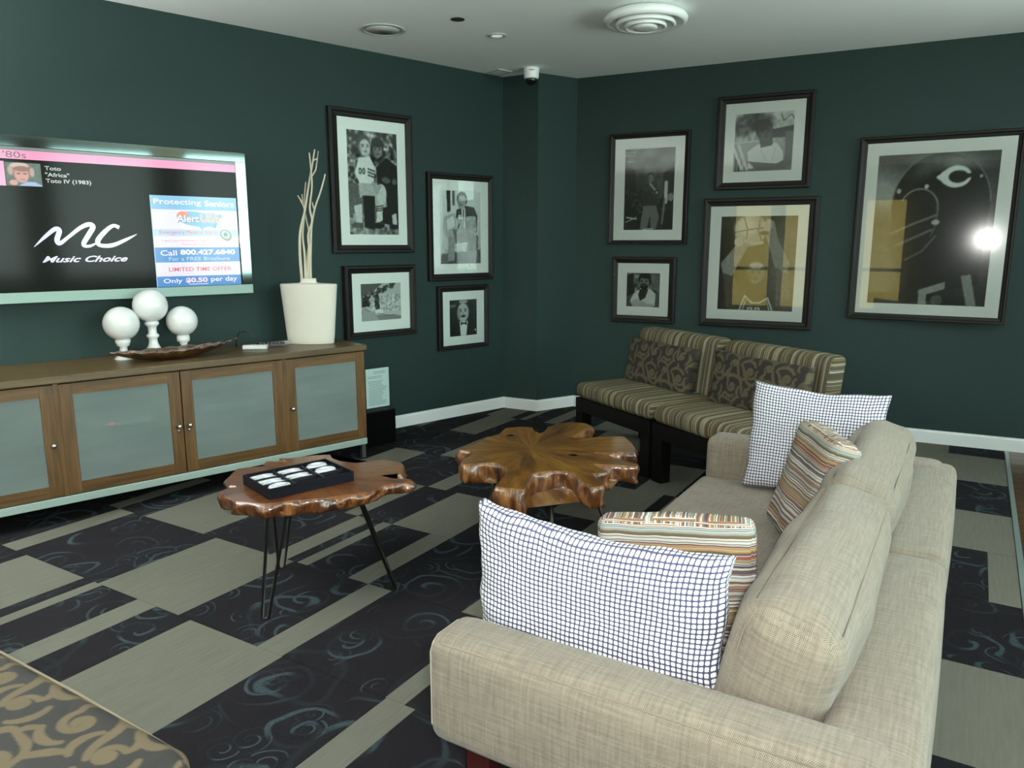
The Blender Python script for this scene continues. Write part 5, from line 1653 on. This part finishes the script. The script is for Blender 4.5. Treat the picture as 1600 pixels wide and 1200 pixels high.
brush('logo_letter', [(-3.511, 1.426), (-3.456, 1.479), (-3.402, 1.523), (-3.380, 1.515), (-3.396, 1.466), (-3.385, 1.445), (-3.339, 1.48), (-3.274, 1.532), (-3.228, 1.552), (-3.208, 1.538), (-3.234, 1.494), (-3.262, 1.450), (-3.262, 1.431), (-3.231, 1.431), (-3.198, 1.447)], [.001, .009, .012, .013, .014, .011, .009, .011, .013, .014, .014, .013, .009, .008, .004], EWL)
brush('logo_letter', [(-3.069, 1.536), (-3.103, 1.546), (-3.152, 1.508), (-3.190, 1.460), (-3.177, 1.434), (-3.113, 1.435), (-3.036, 1.468), (-2.975, 1.499)], [.011, .010, .013, .014, .011, .012, .009, .001], EWL)
text('logo_text', 'Music Choice', -3.480, -3.038, 1.340, 1.376, EWL, shear=.45, bold=.025)
# advertisement panel
AX0, AX1, AZ0, AZ1 = -2.882, -2.360, 1.182, 1.730
quad('advert_ground', AX0, AX1, AZ0, AZ1, emis('screen_lavender_white', (0.82, 0.80, 0.95), .95), 0)
quad('advert_edge', AX0 - .004, AX0, AZ0, AZ1, EPB, 0)
def AZ(f): return AZ1 + (AZ0 - AZ1) * f
def AXf(f): return AX0 + (AX1 - AX0) * f
quad('advert_band', AX0, AX1, AZ(.15), AZ(.0), ELB, 1)
quad('advert_band', AX0, AX1, AZ(.44), AZ(.365), EPB, 1)
quad('advert_band', AX0, AX1, AZ(.73), AZ(.565), EB, 1)
quad('advert_band', AX0, AX1, AZ1 + (AZ0 - AZ1) * 1.0, AZ(.885), EB, 1)
text('advert_text', 'Protecting', AXf(.03), AXf(.57), AZ(.110), AZ(.035), EW, 2, bold=.01)
text('advert_text', 'Seniors', AXf(.61), AXf(.97), AZ(.105), AZ(.04), EW, 2, bold=.03)
us = [(.30, .20), (.36, .165), (.48, .165), (.60, .185), (.70, .18), (.76, .20), (.80, .185), (.82, .22), (.76, .25), (.75, .29), (.71, .32), (.72, .355), (.69, .345), (.66, .33), (.59, .34), (.565, .37), (.53, .335), (.46, .325), (.38, .31), (.31, .28), (.28, .24)]
flatpoly('advert_map', [(AXf(u), AZ(v)) for u, v in us], ELB, 1)
sun = [(.345 + .065 * math.cos(a), .215 - .055 * math.sin(a)) for a in np.linspace(0, math.pi, 12)] + [(.28, .24), (.41, .24)]
flatpoly('advert_sunburst', [(AXf(u), AZ(v)) for u, v in [(.345 + .07 * math.cos(a), .225 - .06 * math.sin(a)) for a in np.linspace(0, math.pi, 12)]], EO, 2)
text('advert_logo', 'Alert', AXf(.27), AXf(.535), AZ(.285), AZ(.205), EW, 3, bold=.02)
text('advert_logo', 'Alert', AXf(.275), AXf(.54), AZ(.290), AZ(.210), emis('screen_slate', (0.10, 0.16, 0.26), .8), 2, bold=.035)
text('advert_logo', 'USA', AXf(.555), AXf(.785), AZ(.285), AZ(.195), EO, 3, bold=.0)
text('advert_logo', 'USA', AXf(.55), AXf(.79), AZ(.288), AZ(.192), EW, 2, bold=.04)
text('advert_text', 'Emergency Medical Alarm', AXf(.07), AXf(.745), AZ(.43), AZ(.375), ER, 2)
text('advert_text', 'It gives you: Independence, Safety, Security, Freedom,', AXf(.09), AXf(.95), AZ(.505), AZ(.480), ER, 2)
text('advert_text', 'Privacy and Peace of Mind', AXf(.31), AXf(.74), AZ(.545), AZ(.520), ER, 2)
def disc(name, cx, cz, rx, rz, mat, layer, ang=0):
    c, s = math.cos(ang), math.sin(ang)
    return flatpoly(name, [(cx + rx * math.cos(a) * c - rz * math.sin(a) * s, cz + rx * math.cos(a) * s + rz * math.sin(a) * c) for a in np.linspace(0, 2 * math.pi, 20, endpoint=False)], mat, layer)
EG1, EG2, EG3 = emis('screen_grey_green', (0.22, 0.30, 0.27), .8), emis('screen_light_grey', (0.62, 0.68, 0.66), .8), emis('screen_sea_green', (0.12, 0.30, 0.25), .8)
disc('advert_pendant', AXf(.845), AZ(.425), .040, .032, EG1, 3, -.7)
disc('advert_pendant', AXf(.842), AZ(.420), .031, .024, EG2, 4, -.7)
disc('advert_pendant', AXf(.840), AZ(.420), .0125, .0125, EG3, 5)
flatpoly('advert_cord', [(AXf(.73), AZ(.27)), (AXf(.745), AZ(.268)), (AXf(.81), AZ(.37)), (AXf(.795), AZ(.376))], EG2, 3)
text('advert_text', 'Call', AXf(.06), AXf(.245), AZ(.655), AZ(.595), EW, 2, bold=.01)
text('advert_text', '800.427.6840', AXf(.285), AXf(.945), AZ(.648), AZ(.588), EW, 2, bold=.035)
text('advert_text', 'For a FREE Brochure', AXf(.15), AXf(.875), AZ(.712), AZ(.672), EPB, 2, bold=.01)
text('advert_text', 'LIMITED TIME OFFER', AXf(.14), AXf(.885), AZ(.832), AZ(.785), ER, 2, bold=.01)
text('advert_text', 'Only', AXf(.07), AXf(.285), AZ(.975), AZ(.910), EW, 2, bold=.01)
text('advert_text', '$0.50', AXf(.325), AXf(.585), AZ(.968), AZ(.905), emis('screen_pale_pink', (1.0, 0.72, 0.80), .95), 2, bold=.04)
quad('advert_rule', AXf(.36), AXf(.59), AZ(.982), AZ(.976), EW, 2)
text('advert_text', 'per day', AXf(.625), AXf(.95), AZ(.972), AZ(.900), EW, 2, bold=.01)

# ------------------------------------------------------------------ ceiling fittings
MWP = plain('white_enamel', (0.74, 0.77, 0.76), .35)
MWP2 = plain('mid_grey_enamel', (0.40, 0.43, 0.42), .5)  # plain grey for rims, brackets, vent bars and slats
def at_ceiling(name, x, y, label, cat, rz=0):
    t = empty(name, (x, y, ZC), rz)
    return tag(t, label, cat)
t = at_ceiling('air_diffuser', -1.835, 4.56, 'large round white air diffuser on the ceiling', 'vent')
lathe('outer_cone', [(0, -.0005), (.155, -.0005), (.20, -.004), (.238, -.020), (.250, -.040), (.246, -.056), (.232, -.066), (.218, -.068), (.205, -.060), (.19, -.030), (.0, -.028)], MWP, t, 56)
lathe('inner_ring', [(.165, -.034), (.182, -.074), (.176, -.080), (.160, -.080), (.140, -.040)], MWP, t, 48)
lathe('inner_ring', [(.112, -.036), (.128, -.084), (.122, -.090), (.108, -.090), (.090, -.042)], MWP, t, 48)
lathe('centre_disc', [(0, -.034), (.062, -.040), (.074, -.088), (.068, -.094), (.040, -.096), (0, -.096)], MWP, t, 40)
for k in range(3):
    a = k * 2.0944 + .4
    box('bracket', -.17, .0, -.006, .006, -.05, -.036, MWP2, t, rot=(0, 0, a))
t = at_ceiling('ceiling_speaker', -3.42, 4.033, 'round flush ceiling speaker with grey grille', 'speaker')
lathe('rim', [(.118, -.0005), (.143, -.0005), (.143, -.004), (.135, -.007), (.120, -.007), (.118, -.0005)], MWP2, t, 48)
lathe('grille', [(0, -.0045), (.119, -.0045), (.119, -.001), (0, -.001)], plain('speaker_grille', (0.46, 0.47, 0.44), .8, noise=.15), t, 48)
t = at_ceiling('open_downlight', -2.877, 4.097, 'small black open downlight hole in the ceiling', 'light fitting')
lathe('black_baffle', [(0, -.001), (.034, -.001), (.036, -.004), (.039, -.004), (.041, -.0005)], plain('matt_black', (0.004, 0.005, 0.006), .9), t, 28)
lathe('black_trim', [(.040, -.0005), (.043, -.0005), (.043, -.003), (.040, -.003)], plain('dark_trim', (0.02, 0.024, 0.025), .6), t, 28)
t = at_ceiling('recessed_downlight', -2.865, 4.532, 'small white rimmed recessed downlight on the ceiling', 'light fitting')
lathe('trim_ring', [(.040, -.0005), (.062, -.0005), (.062, -.004), (.054, -.008), (.043, -.008), (.040, -.004)], MWP2, t, 36)
lathe('lamp_lens', [(0, -.006), (.030, -.0055), (.0415, -.003), (.0415, -.001), (0, -.001)], emis('dim_lamp_lens', (0.9, 1.0, 0.96), .55), t, 32)
t = at_ceiling('security_camera', -3.150, 5.485, 'white dome security camera on the ceiling by the column', 'camera')
lathe('housing', [(0, -.0005), (.062, -.0005), (.064, -.006), (.061, -.030), (.059, -.070), (.054, -.080), (.048, -.082), (0, -.082)], MWP, t, 36)
lathe('dome', [(.047, -.080), (.046, -.094), (.040, -.110), (.028, -.122), (.012, -.128), (0, -.129)], plain('smoked_dome', (0.004, 0.004, 0.004), .06, coat=.5), t, 32)
box('maker_mark', -.018, .018, -.0655, -.0615, -.028, -.022, plain('red_mark', (0.45, 0.06, 0.04), .5), t, rot=(0, 0, R_(31)))
t = at_ceiling('ceiling_vent', -3.43, 5.455, 'small square grey ceiling vent beside the dome camera', 'vent', LA)
for (x0, x1, y0, y1) in ((-.075, .075, -.075, -.060), (-.075, .075, .060, .075), (-.075, -.060, -.060, .060), (.060, .075, -.060, .060)):
    box('frame_bar', x0, x1, y0, y1, -.008, -.0005, MWP2, t)
for k in range(8):
    y = -.052 + k * .0149
    box('slat', -.060, .060, y - .004, y + .004, -.007, -.0035, MWP2, t)
box('duct_face', -.060, .060, -.060, .060, -.002, -.0005, MTVB, t)


# ------------------------------------------------------------------ unseen torchiere uplights, added to brighten the ceiling
for (x, y, pw, lb) in ((1.55, 3.3, FILL_UPLIGHT[0], 'added fill uplight on a slim stand, unseen, beside the tall daylight windows'), (-4.3, -0.1, FILL_UPLIGHT[1], 'added fill uplight on a slim stand, unseen, near the television wall')):
    t = empty('added_uplight', (x, y, 0))
    tag(t, lb, 'fill lamp')
    lathe('base', [(0, .001), (.14, .001), (.14, .015), (.03, .03), (0, .03)], MROD, t, 32)
    tube('pole', [(0, 0, .02), (0, 0, 1.78)], .012, MROD, t, 12)
    lathe('shade', [(.02, 1.76), (.06, 1.78), (.13, 1.84), (.18, 1.92), (.175, 1.92), (.125, 1.85), (.05, 1.79), (.02, 1.785)], MROD, t, 36)
    li = bpy.data.lights.new('added_uplight_bulb', 'AREA')
    li.shape = 'DISK'; li.size = .22; li.energy = pw; li.color = (0.96, 1.0, 0.95)
    lo = bpy.data.objects.new('added_uplight_bulb', li)
    COL.objects.link(lo); lo.parent = t; lo.location = (0, 0, 1.88); lo.rotation_euler = (math.pi, 0, 0)
